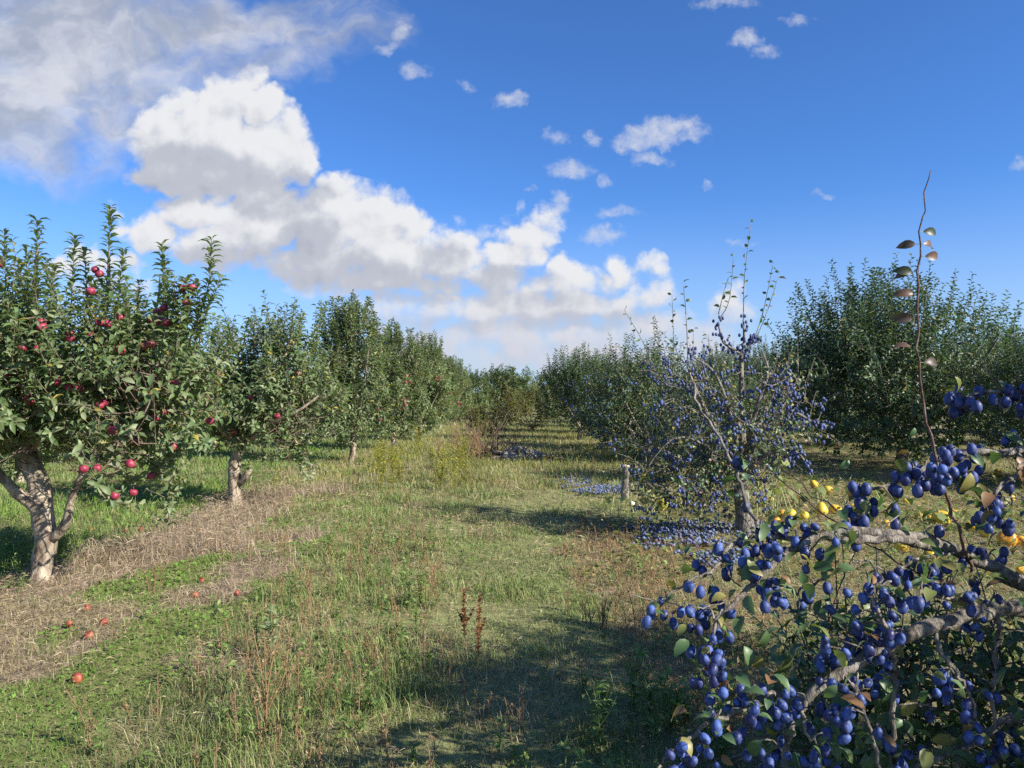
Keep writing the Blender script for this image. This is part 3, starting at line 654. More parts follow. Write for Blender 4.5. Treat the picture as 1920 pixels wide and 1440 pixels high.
# --- the near apple tree, traced in its own plane (6.5 m away)
def P1(px, py, dy=0.0): return PX(px, py, 6.5 + dy)
rng = np.random.RandomState(41)
T1 = GR(80, 1092); t1 = empty('apple_tree', T1)
def rel(pts, o): return np.asarray(pts) - o
def parts_of(limbs, root, org, mat, name, ns=10, rough=.05):
    for pth, rad in limbs:
        mb = MB(); tube(mb, rel(pth, org), rad, ns, None, rng, rough); link_obj(name, mb.mesh(name, mat), root)
trunk = (smooth_path([T1 + [0, 0, -.06], P1(80, 1055), P1(86, 1010), P1(80, 965), P1(72, 905, .02), P1(52, 860, .03), P1(48, 838, .03)], 22), np.interp(np.linspace(0, 1, 22), [0, .12, .45, .7, 1], [.115, .078, .088, .085, .07]))
parts_of([trunk], t1, T1, M['bark'], 'trunk', 14, .06)
limbs1 = [(smooth_path([P1(76, 962), P1(62, 945, -.05), P1(38, 928, -.1), P1(16, 908, -.15), P1(-30, 850, -.25), P1(-70, 760, -.3)], 12), np.linspace(.066, .02, 12)),
 (smooth_path([P1(92, 1012), P1(112, 998, -.05), P1(128, 968, -.1), P1(134, 935, -.12), P1(170, 860, -.2), P1(230, 780, -.25)], 12), np.linspace(.048, .015, 12)),
 (smooth_path([P1(48, 842, .03), P1(60, 832), P1(80, 815, -.05), P1(110, 770, -.1), P1(150, 690, -.15), P1(200, 580, -.15), P1(205, 480, -.1)], 12), np.linspace(.060, .005, 12) ** 1.0),
 (smooth_path([P1(46, 840, .05), P1(30, 780, .1), P1(20, 690, .15), P1(60, 560, .15), P1(70, 470, .1)], 10), np.linspace(.055, .012, 10)),
 (smooth_path([P1(90, 800, 0), P1(150, 770, .2), P1(230, 690, .3), P1(290, 590, .25), P1(300, 520, .2)], 10), np.linspace(.032, .005, 10)),
 (smooth_path([P1(130, 740, -.1), P1(210, 720, -.35), P1(280, 695, -.45), P1(320, 650, -.45), P1(350, 600, -.45)], 10), np.linspace(.022, .003, 10)),
 (smooth_path([P1(60, 830, .1), P1(-10, 760, .6), P1(-40, 660, .9), P1(0, 560, .9)], 9), np.linspace(.045, .012, 9)),
 (smooth_path([P1(100, 800, .1), P1(200, 760, .7), P1(280, 700, 1.0), P1(260, 580, 1.0)], 9), np.linspace(.04, .01, 9))]
parts_of(limbs1, t1, T1, M['bark'], 'limb')
def e1_(px, py, rx, ry, dy, rd): c_ = P1(px, py, dy); s_ = 6.5 / F; return (c_, (rx * s_, rd, ry * s_), rx * ry * rd)
env1 = [e1_(110, 725, 215, 145, 0, 1.05), e1_(300, 735, 105, 150, -.25, .7), e1_(-40, 730, 160, 160, 0, .9), e1_(230, 830, 110, 85, -.3, .55), e1_(345, 570, 50, 60, -.45, .3), e1_(190, 880, 75, 55, -.35, .35), e1_(320, 800, 75, 90, -.2, .45)]
tops1 = []
for (bx, by, tx, ty, dy) in [(62, 620, 70, 412, .1), (130, 640, 140, 442, .0), (195, 600, 207, 388, -.1), (215, 620, 232, 470, -.2), (300, 640, 303, 460, .2), (300, 660, 318, 520, 0), (355, 640, 397, 448, -.5), (365, 640, 415, 520, -.5), (10, 620, 8, 436, 0), (-20, 600, -30, 420, .1), (95, 620, 105, 500, -.2), (160, 640, 172, 520, .3), (255, 640, 262, 560, .3), (30, 640, 36, 520, -.3), (270, 640, 282, 600, -.1), (340, 650, 355, 560, -.45), (330, 650, 336, 535, -.47), (345, 640, 350, 520, -.5), (376, 640, 370, 535, -.5), (318, 650, 322, 550, -.4), (150, 640, 158, 470, .1), (45, 640, 50, 470, -.1)]:
    a, b = P1(bx, by, dy), P1(tx, ty, dy); tops1.append([a, (a + b) / 2 + rng.normal(0, .02, 3), b])
tw, lv, paths = grow(rng, [l[0] for l in limbs1], env1, 1000, (.20, .40), .0225, (.092, .42), 1.0, .41, tops1)
ux, uy, uf = to_px(lv[0])
keep = ~((uy > 860) & (ux < 165)) & ~((uy > 820) & (ux > 25) & (ux < 75)) & ~(uy > 950)
# leaves removed along the sun's path so that light reaches the trunk
_o = np.array([T1[0], T1[1], .62]); _w = lv[0] - _o; _t = _w @ sun_to; _q = _w - _t[:, None] * sun_to
_d = np.hypot(np.linalg.norm(_q[:, :2], axis=1) * .9, np.maximum(np.abs(_q[:, 2]) - .33, 0)); keep &= ~((_t > .1) & (_d < .17) & (rng.rand(len(_d)) < .92))
lv = tuple(a[keep] for a in lv); ux, uy, uf = ux[keep], uy[keep], uf[keep]
tw2 = MB(); tw2.add(np.vstack(tw.V) - T1, np.vstack(tw.T), np.vstack(tw.Q)); tag(link_obj('twigs', tw2.mesh('twigs', M['twig']), t1), kind='stuff')
# the leaves that stand in front are pieces of their own
cell = (ux // 24).astype(int) * 1000 + (uy // 24).astype(int); order = np.lexsort((uf, cell)); first = np.ones(len(order), bool); first[1:] = cell[order][1:] != cell[order][:-1]
cand = order[first]; cand = cand[(ux[cand] > 0) & (uy[cand] > 380)]
cand = rng.permutation(cand)[:300]; single = np.zeros(len(ux), bool); single[cand] = True
rest = tuple(a[~single] for a in lv); rest_local = (rest[0] - T1,) + rest[1:]
tag(link_obj('crown', crown_mesh(rng, rest_local, APPLE_COLS, M['apple_leaf']), t1), kind='stuff')
def single_leaf_meshes(pal, mat, ratio, name='leaf'):
    out = []
    for c_ in pal:
        V, T3, Q4 = leaf_batch(np.zeros((1, 3)), np.array([[1., 0, 0]]), np.array([[0, 0, 1.]]), [1.0], [ratio], TPL_HI); out.append(make_mesh(name, V, T3, Q4, mat, np.repeat(c_[None], 14, 0)))
    return out
from mathutils import Matrix
def place_leaf(mes, rng, P, T, N, L, parent, org):
    T = norm(T); B = norm(np.cross(N, T)); Nn = np.cross(T, B); o = link_obj('leaf', mes[rng.randint(len(mes))], parent)
    R = Matrix([[T[k] * L, B[k] * L, Nn[k] * L, P[k] - org[k]] for k in range(3)] + [[0, 0, 0, 1]]); o.matrix_basis = R; return o
AL = single_leaf_meshes(APPLE_COLS, M['apple_leaf'], .42)
for k in np.where(single)[0]: place_leaf(AL, rng, lv[0][k], lv[1][k], lv[2][k], lv[3][k], t1, T1)
z1 = [(520,425),(543,448),(495,541),(222,712),(541,712),(380,800),(378,770),(124,850),(208,860),(487,775),(590,720),(660,685),(825,828),(785,840),(657,865),(860,655),(825,695),(862,702),(895,630),(910,715),(1000,525),(1050,520),(1020,605),(5,392),(158,1137),(380,1067),(428,1067),(835,1008),(855,1030),(955,1045),(310,1035),(285,1140),(570,1150),(755,1070),(900,1195),(850,1230),(615,1300),(735,1360),(610,1245),(945,1390),(1145,1250),(40,990),(545,1165),(230,738)]
z2 = [(457,290),(530,285),(232,338),(710,262),(825,325),(625,437),(727,418)]
apx = [(a * .34375, 360 + b * .34375) for a, b in z1] + [(a * .34375, 780 + b * .34375) for a, b in z2]
def hang_fruit(me, targets, ux, uy, uf, root, org, rng, name, rad, front=.03, scale=(.85, 1.1), dmin=0):
    for (ax, ay) in targets:
        d2 = (ux - ax) ** 2 + (uy - ay) ** 2; near = np.where((d2 < rad ** 2) & (uf > dmin))[0]
        if len(near) == 0: near = np.array([np.argmin(d2)])
        d = np.percentile(uf[near], 8) - front
        p = PX(ax, ay, d); o = link_obj(name, me, root, p - org); s_ = rng.uniform(*scale); o.scale = (s_,) * 3; o.rotation_euler = (rng.normal(0, .35), rng.normal(0, .35), rng.rand() * 6.28)
hang_fruit(APPLE_ME, apx, ux, uy, uf, t1, T1, rng, 'apple', 26, -.005, (.78, 1.0))
tag(t1, 'apple tree laden with red apples on a forked, sunlit pale trunk', 'apple tree')
# young suckers with yellow green leaves at the foot of the tree
weed('sucker_shoot', 'yellow green leafy sucker at the foot of the forked apple trunk', 'shoot', 112, 1065, .42, 'green', 61, stems=4)

# --- second apple tree with the pruned stub
rng = np.random.RandomState(42)
T2 = GR(440, 948); D2 = T2[1]; t2 = empty('apple_tree', T2)
def P2(px, py, dy=0.0): return PX(px, py, D2 + dy)
trunk2 = (smooth_path([T2 + [0, 0, -.06], P2(440, 925), P2(440, 895), P2(441, 865), P2(452, 830)], 16), np.interp(np.linspace(0, 1, 16), [0, .2, .6, 1], [.125, .090, .092, .07]))
parts_of([trunk2], t2, T2, M['bark'], 'trunk', 12, .05)
stub = (smooth_path([P2(446, 906), P2(458, 898, -.05), P2(468, 880, -.1)], 6), np.linspace(.06, .043, 6)); parts_of([stub], t2, T2, M['bark'], 'pruned_stub', 10, .04)
limbs2 = [(smooth_path([P2(450, 832), P2(480, 760, -.1), P2(505, 705, -.2), P2(525, 685, -.25), P2(545, 640, -.2), P2(550, 590, -.2)], 12), np.linspace(.06, .012, 12)),
 (smooth_path([P2(448, 835), P2(430, 760, .2), P2(400, 690, .4), P2(420, 630, .4)], 9), np.linspace(.055, .012, 9)), (smooth_path([P2(450, 840), P2(500, 800, -.4), P2(560, 770, -.6), P2(600, 740, -.6)], 9), np.linspace(.045, .01, 9)),
 (smooth_path([P2(448, 840), P2(410, 800, -.5), P2(385, 750, -.7), P2(390, 690, -.7)], 9), np.linspace(.045, .01, 9)), (smooth_path([P2(450, 830), P2(490, 760, .7), P2(530, 690, .9), P2(520, 630, .9)], 9), np.linspace(.045, .01, 9))]
parts_of(limbs2, t2, T2, M['bark'], 'limb')
def e2_(px, py, rx, ry, dy, rd): c_ = P2(px, py, dy); s_ = D2 / F; return (c_, (rx * s_, rd, ry * s_), rx * ry * rd)
env2 = [e2_(470, 730, 120, 110, 0, 1.0), e2_(575, 790, 60, 90, -.3, .6), e2_(545, 655, 60, 55, -.2, .5), e2_(410, 680, 70, 55, .2, .7), e2_(400, 790, 50, 60, -.3, .5), e2_(520, 820, 70, 50, -.3, .5)]
tops2 = []
for (bx, by, tx, ty, dy) in [(545, 650, 552, 575, -.2), (575, 660, 605, 580, -.2), (515, 650, 520, 600, -.2), (460, 650, 465, 605, .2), (430, 650, 425, 615, .3), (590, 690, 596, 610, -.1), (400, 650, 402, 620, .2), (490, 660, 492, 615, .1)]:
    a, b = P2(bx, by, dy), P2(tx, ty, dy); tops2.append([a, (a + b) / 2 + rng.normal(0, .02, 3), b])
tw, lv2, paths2 = grow(rng, [l[0] for l in limbs2], env2, 820, (.2, .40), .026, (.092, .42), 1.0, .38, tops2)
_w = lv2[0] - np.array([T2[0], T2[1], .42]); _t = _w @ sun_to; _q = _w - _t[:, None] * sun_to
_k = ~((_t > .1) & (np.hypot(np.linalg.norm(_q[:, :2], axis=1) * .9, np.maximum(np.abs(_q[:, 2]) - .22, 0)) < .2) & (rng.rand(len(_t)) < .92)); lv2 = tuple(v_[_k] for v_ in lv2)  # gap made in the leaves towards the sun to light this trunk
tw2 = MB(); tw2.add(np.vstack(tw.V) - T2, np.vstack(tw.T), np.vstack(tw.Q)); tag(link_obj('twigs', tw2.mesh('twigs', M['twig']), t2), kind='stuff')
tag(link_obj('crown', crown_mesh(rng, (lv2[0] - T2,) + lv2[1:], APPLE_COLS, M['apple_leaf']), t2), kind='stuff')
ux, uy, uf = to_px(lv2[0])
hang_fruit(APPLE_ME, [(394, 790), (410, 700), (470, 745), (520, 780), (560, 700), (436, 812)], ux, uy, uf, t2, T2, rng, 'apple', 18, .03)
tag(t2, 'apple tree with a low pruned stub on its short pale trunk', 'apple tree')

# --- the sapling between the two
rng = np.random.RandomState(43); TS = GR(318, 1046); ts = empty('sapling', TS)
def PS(px, py, dy=0): return PX(px, py, TS[1] + dy) - TS
st = smooth_path([np.array([0, 0, -.03]), PS(316, 1000), PS(318, 950), PS(322, 890), PS(318, 840)], 10); mb = MB(); tube(mb, st, np.linspace(.010, .004, 10), 6)
brs = []
for k in range(26):
    i = rng.randint(3, 10); a = rng.rand() * 6.28; l = rng.uniform(.10, .24); d = np.array([math.cos(a), math.sin(a), .55]); p = smooth_path([st[i], st[i] + d * l * .5, st[i] + d * l], 4); tube(mb, p, np.linspace(.004, .002, 4), 4); brs.append(p)
link_obj('stem', mb.mesh('stem', M['twig']), ts)
lp = [leaves_along(rng, p, .022, .4, .3) for p in brs + [st[4:]]]; P_, T_, N_ = (np.vstack([l[k] for l in lp]) for k in range(3)); L = .07 * rng.uniform(.6, 1.15, len(P_))
tag(link_obj('crown', crown_mesh(rng, (P_, T_, N_, L, L * .5), APPLE_COLS, M['apple_leaf']), ts), kind='stuff')
tag(ts, 'thin young sapling with grey green leaves standing on the straw strip', 'sapling')

# --- trees farther along the rows: a few kinds, copied
def row_tree(name, seed, h, width, trunk_h, nshoot, pal, mat, leaf, spacing, upb, nlimb=6, tr=.085, ntop=14, toplen=(.4, .8), yellow=.02, gap=.40, slen=(.2, .45), fruit=None, bark='bark', low=.5, fat=.55):
    r = np.random.RandomState(seed); root = empty(name, (0, 0, 0)); top = np.array([r.normal(0, .05), r.normal(0, .05), trunk_h])
    tp = smooth_path([np.array([0, 0, -.08]), np.array([r.normal(0, .03), r.normal(0, .03), trunk_h * .5]), top], 9)
    mb = MB(); tube(mb, tp, np.interp(np.linspace(0, 1, 9), [0, .25, 1], [tr * 1.35, tr, tr * .9]), 10, None, r, .04); link_obj('trunk', mb.mesh('trunk', M[bark]), root)
    ls = limb_set(r, top, nlimb, width * .42, h * .62 - trunk_h * .3, tr * .62, trunk_h * .2); mb = MB()
    for p, rad in ls: tube(mb, p, rad, 7, None, r, .04)
    ch = (h - low) / 2; cz = low + ch
    env = [((0, 0, cz - ch * .15), (width / 2, width / 2, ch * .82), 1.0), ((r.normal(0, .2), r.normal(0, .2), cz + ch * .25), (width * .36, width * .36, ch * .62), fat), ((0, 0, low + ch * .55), (width * .5, width * .5, ch * .5), .45)]
    for k in range(4):
        a = r.rand() * 6.28; env.append(((math.cos(a) * width * .36, math.sin(a) * width * .36, cz + r.uniform(-.5, .4) * ch), (width * .22, width * .22, ch * .38), .14))
    tops = []
    for k in range(ntop):
        a = r.rand() * 6.28; rr = width * .38 * r.rand() ** .6; b = np.array([math.cos(a) * rr, math.sin(a) * rr, h - .35 - rr * .5]); l = r.uniform(*toplen); tops.append([b, b + [r.normal(0, .04), r.normal(0, .04), l * .5], b + [r.normal(0, .07), r.normal(0, .07), l]])
    tw, lv, pths = grow(r, [l[0] for l in ls], env, nshoot, slen, spacing, leaf, upb, gap, tops, topf=.5 if bark == 'bark' else 1.15)
    mb.add(np.vstack(tw.V), np.vstack(tw.T), np.vstack(tw.Q)); link_obj('limbs', mb.mesh('limbs', M['twig' if bark == 'bark' else 'plum_bark']), root)['kind'] = 'stuff'
    tag(link_obj('crown', crown_mesh(r, lv, pal, mat, TPL_FAR, yellow), root), kind='stuff')
    if fruit:
        me, n, nm, sc = fruit
        outer = np.argsort(100.0 * (lv[0][:, 2] > cz + ch * .45) - np.linalg.norm((lv[0] - [0, 0, cz]) / [width / 2, width / 2, ch], axis=1) + r.rand(len(lv[0])) * .5)[:n]
        if nm == 'plums':
            mb = MB()
            for k in outer: mb.add(PV2 * .04 * sc + lv[0][k] + r.normal(0, .02, 3), None, PQ2)
            tag(link_obj(nm, mb.mesh(nm, M['plum_dusty']), root), kind='stuff'); outer = []
        for k in outer:
            o = link_obj(nm, me, root, lv[0][k] + [0, 0, -.03]); s_ = sc * r.uniform(.85, 1.1); o.scale = (s_,) * 3; o.rotation_euler = (r.normal(0, .3), r.normal(0, .3), r.rand() * 6)
    return root
used = set()
def put_tree(proto, x, y, rz, s, label, group=None, cat='apple tree', wide=1.0):
    if proto.name not in used: used.add(proto.name); r_ = proto; kids = None
    else:
        r_ = proto.copy(); COL.objects.link(r_)
        for ch in proto.children: c_ = ch.copy(); COL.objects.link(c_); c_.parent = r_; c_.matrix_parent_inverse = ch.matrix_parent_inverse
    r_.location = (x, y, float(gz(x, y)) * (y < 34)); r_.rotation_euler = (0, 0, rz); r_.scale = (s * wide, s * wide, s)
    return tag(r_, label, cat, group)
rng = np.random.RandomState(44)
A = [row_tree('apple_tree', 300 + k, 3.35, 2.25, .62, 800, APPLE_COLS * f, M['apple_leaf'], (.108, .44), .026, 1.2, fruit=(APPLE_ME, 8, 'apple', 1.0), ntop=30, toplen=(.4, .85), low=.22) for k, f in enumerate((1.0, .92, 1.06))]
ROW = lambda x0, y: x0 + .035 * y
ORD = ['first', 'second', 'third', 'fourth', 'fifth', 'sixth', 'seventh', 'eighth', 'ninth']
g1 = 'apple trees along the grass track'
for k, (y, s) in enumerate([(17.6, 1.04), (21.6, .98), (25.6, .96), (29.6, .95), (33.6, .92), (37.6, .88)]):
    put_tree(A[k % 3], ROW(-4.2, y) + rng.normal(0, .12), y, rng.rand() * 6.28, s * rng.uniform(.97, 1.05), '%s dense upright apple tree beyond the stubbed one in its row' % ORD[k] if k else 'bushy apple tree on twin pale stems just beyond the stubbed one', g1 if k else None, wide=.84)
g2 = 'apple trees of the second row'
for k, y in enumerate([9.5, 13.5, 17.5, 21.5, 25.5, 29.5, 34, 38.5]):
    put_tree(A[(k + 1) % 3], ROW(-8.9, y) + rng.normal(0, .15), y, rng.rand() * 6.28, rng.uniform(.9, 1.0) * (.66 if y > 20 else .95), 'apple tree of the row behind the fruit laden one', g2)
for k, y in enumerate([20, 25, 30, 36]):
    put_tree(A[k % 3], ROW(-13.5, y), y, rng.rand() * 6.28, rng.uniform(.66, .74), 'apple tree of the row behind the fruit laden one', g2)
B_ = [row_tree('round_tree', 320 + k, 3.0, 3.1, .5, 480, np.array([[.06, .095, .036], [.08, .12, .046], [.10, .13, .052]]), M['apple_leaf'], (.15, .55), .03, .7, ntop=10, toplen=(.25, .5), low=.25, gap=.36) for k in range(2)]
put_tree(B_[0], -.4, 45, .4, 1.05, 'rounded dark green tree closing the end of the track', cat='tree')
put_tree(B_[1], -2.6, 43, 1.4, .95, 'pale green bush beside the rounded tree at the end of the track', cat='tree')
for k, (x, y) in enumerate([(-5, 52), (3, 54), (8, 50), (13, 48), (-11, 50), (-17, 48), (18, 46), (-24, 44), (24, 42), (0, 58), (6, 60), (-30, 40)]):
    put_tree(B_[k % 2], x, y, k * 1.3, 1.0 + .1 * (k % 3), 'distant tree seen over the ends of the orchard rows', 'distant trees behind the orchard', cat='tree')

sh = row_tree('shrub', 330, 1.7, 2.6, .1, 260, OLIVE * .8, M['herb'], (.10, .4), .03, 1.3, ntop=20, toplen=(.2, .4), low=.05, tr=.03)
put_tree(sh, .9, 31, 0, 1.15, 'yellowish green bush on the track before the rounded tree', cat='bush')
put_tree(sh, -1.0, 27, 2, .72, 'low yellowish bush beside the dead brush', cat='bush')

# ------------------------------------------------------------------ plum trees
PL = [row_tree('plum_tree', 340 + k, 2.9, 3.3, .5, 820, PLUM_COLS * f, M['plum_leaf'], (.082, .58), .026, .9, ntop=16, toplen=(.5, 1.15), low=.12, gap=.40, fruit=(None, n, 'plums', 1.0), bark='plum_bark', yellow=.05) for k, (f, n) in enumerate(((1.0, 420), (1.25, 260)))]
g3 = 'plum trees along the track beyond the fruit covered one'
put_tree(PL[0], ROW(2.45, 17.5) + .05, 17.5, 1.0, .92, 'leafy plum tree behind the cut stump, blue fruit low on its branches', cat='plum tree')
for k, (x, y, s_) in enumerate([(3.6, 13.4, .68), (3.1, 21.5, .9), (3.4, 30, .9), (3.6, 35, .92), (4.0, 40, .92)]):
    put_tree(PL[(k + 1) % 2], x, y, k * 1.7 + .3, s_, ['small green plum tree close behind the fruit covered plum tree', 'second leafy plum tree beyond the stump in its row', 'third leafy plum tree beyond the stump in its row', 'fourth leafy plum tree beyond the stump in its row', 'last leafy plum tree beyond the stump in its row'][k], g3, 'plum tree')
UP = row_tree('plum_tree', 350, 3.2, 2.9, .4, 800, PLUM_COLS * 1.3, M['plum_leaf'], (.095, .55), .027, 1.5, ntop=26, toplen=(.5, .9), low=.3, bark='plum_bark', fat=.8)
put_tree(UP, 2.25, 25.5, 0, .92, 'dense green upright tree at the track edge behind the plums', cat='tree')
BIG = row_tree('plum_tree', 360, 3.9, 5.0, .6, 1900, PLUM_COLS * .95, M['plum_leaf'], (.092, .58), .03, .9, nlimb=8, tr=.12, ntop=34, toplen=(.4, .95), low=.15, gap=.36, bark='plum_bark', slen=(.25, .55))
put_tree(BIG, 8.6, 17.0, .6, 1.08, 'broad dark green tree behind the pumpkins', cat='tree')
g4 = 'dark trees of the row behind the pumpkins'
for k, (x, y, s_) in enumerate([(9.9, 13.2, .74), (9.3, 22.5, .82), (9.3, 28, .86), (9.6, 34, .9), (15.5, 24, .9), (15, 31, .9), (20, 30, .9), (14, 18.5, .8)]):
    put_tree(BIG, x, y, 1.3 * k + 2, s_, 'dark green tree close beside the broad one, overhung by plum branches' if k == 0 else '%s dark tree behind the broad one in its row' % ORD[k - 1] if k < 4 else 'dark green tree of the outermost row beyond the broad one', g4, 'tree')

# --- the fruit covered plum tree
rng = np.random.RandomState(51)
T3 = GR(1397, 1003); D3 = T3[1]; t3 = empty('plum_tree', T3)
def P3(px, py, dy=0.0): return PX(px, py, D3 + dy)
parts_of([(smooth_path([T3 + [0, 0, -.06], P3(1395, 970), P3(1390, 930), P3(1388, 890)], 10), np.interp(np.linspace(0, 1, 10), [0, .3, 1], [.115, .095, .07]))], t3, T3, M['plum_bark'], 'trunk', 12, .04)
B3 = [([(1390, 900, 0), (1392, 830, .05), (1390, 760, .1), (1390, 690, .1), (1391, 655, .1)], .045, .02),
 ([(1391, 665, .1), (1375, 655, .08), (1355, 640, .05), (1347, 605, .05)], .018, .010), ([(1391, 665, .1), (1395, 640, .1), (1394, 600, .1)], .018, .010), ([(1391, 665, .1), (1408, 645, .1), (1420, 630, .1)], .014, .009),
 ([(1388, 900, 0), (1350, 820, -.1), (1310, 745, -.15), (1290, 690, -.1)], .04, .012), ([(1390, 890, 0), (1430, 800, -.2), (1480, 770, -.3), (1520, 790, -.35), (1556, 800, -.35)], .035, .006),
 ([(1388, 880, .1), (1340, 800, .4), (1270, 760, .6), (1230, 790, .6)], .020, .005), ([(1390, 870, .1), (1440, 760, .4), (1480, 700, .5), (1500, 730, .5)], .035, .008),
 ([(1386, 900, -.1), (1330, 840, -.3), (1270, 820, -.45), (1225, 860, -.45), (1205, 900, -.4)], .016, .004), ([(1390, 900, -.1), (1440, 850, -.35), (1490, 845, -.4), (1525, 890, -.4)], .03, .005),
 ([(1388, 890, 0), (1370, 780, -.3), (1340, 700, -.35), (1300, 670, -.3)], .03, .008), ([(1390, 880, 0), (1420, 760, -.2), (1440, 700, -.25), (1430, 660, -.2)], .03, .008), ([(1388, 895, .2), (1330, 850, .5), (1260, 850, .7), (1215, 880, .7)], .016, .004)]
limbs3 = [(smooth_path([P3(*p) for p in pp], 12), np.linspace(a, b, 12)) for pp, a, b in B3]
parts_of(limbs3, t3, T3, M['plum_bark'], 'limb', 7)
def e3_(px, py, rx, ry, dy, rd): c_ = P3(px, py, dy); s_ = D3 / F; return (c_, (rx * s_, rd, ry * s_), rx * ry * rd)
e3_heavy = e3_(1285, 880, 105, 72, -.05, .75); env3 = [(e3_heavy[0], e3_heavy[1], e3_heavy[2] * 1.6), e3_(1380, 765, 150, 95, 0, .8), e3_(1285, 880, 105, 72, -.05, .75), e3_(1440, 790, 100, 75, -.1, .7), e3_(1290, 720, 75, 70, 0, .6), e3_(1400, 860, 90, 60, 0, .6)]
tw, lv3, p3 = grow(rng, [l[0] for l in limbs3], env3, 520, (.15, .46), .042, (.058, .5), .35, .40, (), (.45, .35), hang=.5)
_a, _b, _c = to_px(lv3[0]); _k = ~((_b < 800) & (rng.rand(len(_b)) < .45)); lv3 = tuple(v_[_k] for v_ in lv3)
# whips standing above the crown, with a few leaves each
whips = [[(1394, 600, .1), (1396, 520, .1), (1408, 418, .1)], [(1349, 600, .05), (1368, 560, .05), (1375, 480, .05)], [(1347, 590, .05), (1358, 545, .05), (1366, 520, .05)], [(1415, 635, .1), (1432, 580, .1), (1450, 492, .1)], [(1420, 630, .1), (1440, 580, .1), (1462, 510, .1)],
 [(1290, 690, -.1), (1287, 600, -.1), (1281, 530, -.1)], [(1262, 700, .2), (1263, 640, .2), (1260, 552, .2)], [(1230, 700, .3), (1205, 640, .3), (1170, 580, .3)], [(1240, 720, .5), (1220, 680, .5), (1212, 650, .5)], [(1335, 690, .2), (1330, 660, .2), (1328, 628, .2)], [(1470, 740, .3), (1476, 700, .3), (1480, 660, .3)]]
LPs = []
for wp in whips:
    pth = smooth_path([P3(*p) for p in wp], 9); tube(tw, pth, np.linspace(.0062, .0025, 9), 5); LPs.append(leaves_along(rng, pth, .075, .6, .2, .2))
lv3x = [np.vstack([l[k] for l in LPs]) for k in range(3)]; n = len(lv3x[0]); lv3x[2] = norm(lv3x[2] * .5 + rng.normal(0, .7, (n, 3)))
lv3 = tuple(np.vstack([lv3[k], lv3x[k]]) for k in range(3)) + (np.concatenate([lv3[3], .075 * rng.uniform(.6, 1.2, n)]), np.concatenate([lv3[4], .040 * rng.uniform(.8, 1.2, n)]))
mb = MB(); mb.add(np.vstack(tw.V) - T3, np.vstack(tw.T), np.vstack(tw.Q)); tag(link_obj('twigs', mb.mesh('twigs', M['plum_bark']), t3), kind='stuff')
PLC3 = np.vstack([PLUM_COLS * 1.2, [[.13, .13, .05], [.16, .11, .06], [.11, .12, .05]]])
tag(link_obj('crown', crown_mesh(rng, (lv3[0] - T3,) + lv3[1:], PLC3, M['plum_leaf'], TPL_LEAF, .06), t3), kind='stuff')
allp = []
for pth in p3:
    if rng.rand() < .5:
        t = rng.rand() * (len(pth) - 1.01); i = int(t); c_ = pth[i] + (pth[i + 1] - pth[i]) * (t - i)
        for k in range(rng.randint(2, 7)): allp.append(c_ + rng.normal(0, .032, 3) + [0, 0, -.03])
for l in (limbs3[1][0][3:], limbs3[2][0], limbs3[3][0], limbs3[5][0][6:], limbs3[9][0][5:]):
    for k in range(34): i = rng.randint(len(l)); allp.append(l[i] + rng.normal(0, .035, 3))
allp = np.array(allp); px_a, py_a, pf = to_px(allp); o_ = np.argsort(pf); big, rest = o_[:290], o_[290:]
for k in big:
    o = link_obj('plum', PLUM_FAR, t3, allp[k] - T3); s_ = rng.uniform(.85, 1.15); o.scale = (s_,) * 3; o.rotation_euler = (rng.normal(0, .4), rng.normal(0, .4), rng.rand() * 6)
mb = MB()
for k in rest: mb.add(PV2 * .034 + allp[k] - T3, None, PQ2)
tag(link_obj('plums', mb.mesh('plums', M['plum_dusty']), t3), kind='stuff')
tag(t3, 'sparse plum tree covered in blue plums, thin whips above, pumpkins at its foot', 'plum tree')

# --- cut stump
rng = np.random.RandomState(52); ST = GR(1172, 936); so = empty('stump', ST); sx_ = ST[1] / F
pth = smooth_path([[0, 0, -.05], [.0, 0, .2], [.02, 0, 62 * sx_]], 10); mb = MB(); tube(mb, pth, np.interp(np.linspace(0, 1, 10), [0, .2, .8, 1], [.075, .06, .052, .06]), 12, None, rng, .06, cap=False); link_obj('trunk', mb.mesh('trunk', M['plum_bark']), so)
mb = MB(); tube(mb, [pth[-1] + [0, 0, -.01], pth[-1] + [.002, 0, .006]], .056, 12, None, rng, .04); link_obj('cut_face', mb.mesh('cut face', M['cutwood']), so)
tag(so, 'thin sawn off tree stump with pale cut top beside the track', 'stump')

# --- dead brush on the track
rng = np.random.RandomState(53); BR = GR(925, 858); bo = empty('dead_brush', BR); mb = MB()
for k in range(60):
    a = rng.rand() * 6.28; l = rng.uniform(.6, 1.35); d = norm(np.array([math.cos(a) * .75, math.sin(a) * .5, rng.uniform(.3, 1.2)])); b = np.array([rng.normal(0, .25), rng.normal(0, .2), 0])
    tube(mb, smooth_path([b, b + d * l * .5 + rng.normal(0, .05, 3), b + d * l + rng.normal(0, .12, 3)], 5), np.linspace(.014, .004, 5), 4)
link_obj('branches', mb.mesh('branches', M['red_twig']), bo)['kind'] = 'stuff'
tag(bo, 'heap of dead bare branches lying on the far track', 'brush heap')
r = np.random.RandomState(54); cx = GR(945, 862); lo = empty('log_pile', cx)
for k in range(7):
    mb = MB(); tube(mb, np.array([[r.normal(.3, .3), r.normal(0, .2), .02], [r.normal(.5, .4), r.normal(0, .2), r.uniform(.1, .35)], [r.normal(.9, .4), r.normal(0, .2), .05]]), [.09, .06, .03], 7, None, r, .1)
    link_obj('log', mb.mesh('log', M['bark']), lo)
tag(lo, 'pile of pale dead wood beside the bare brush', 'log pile')

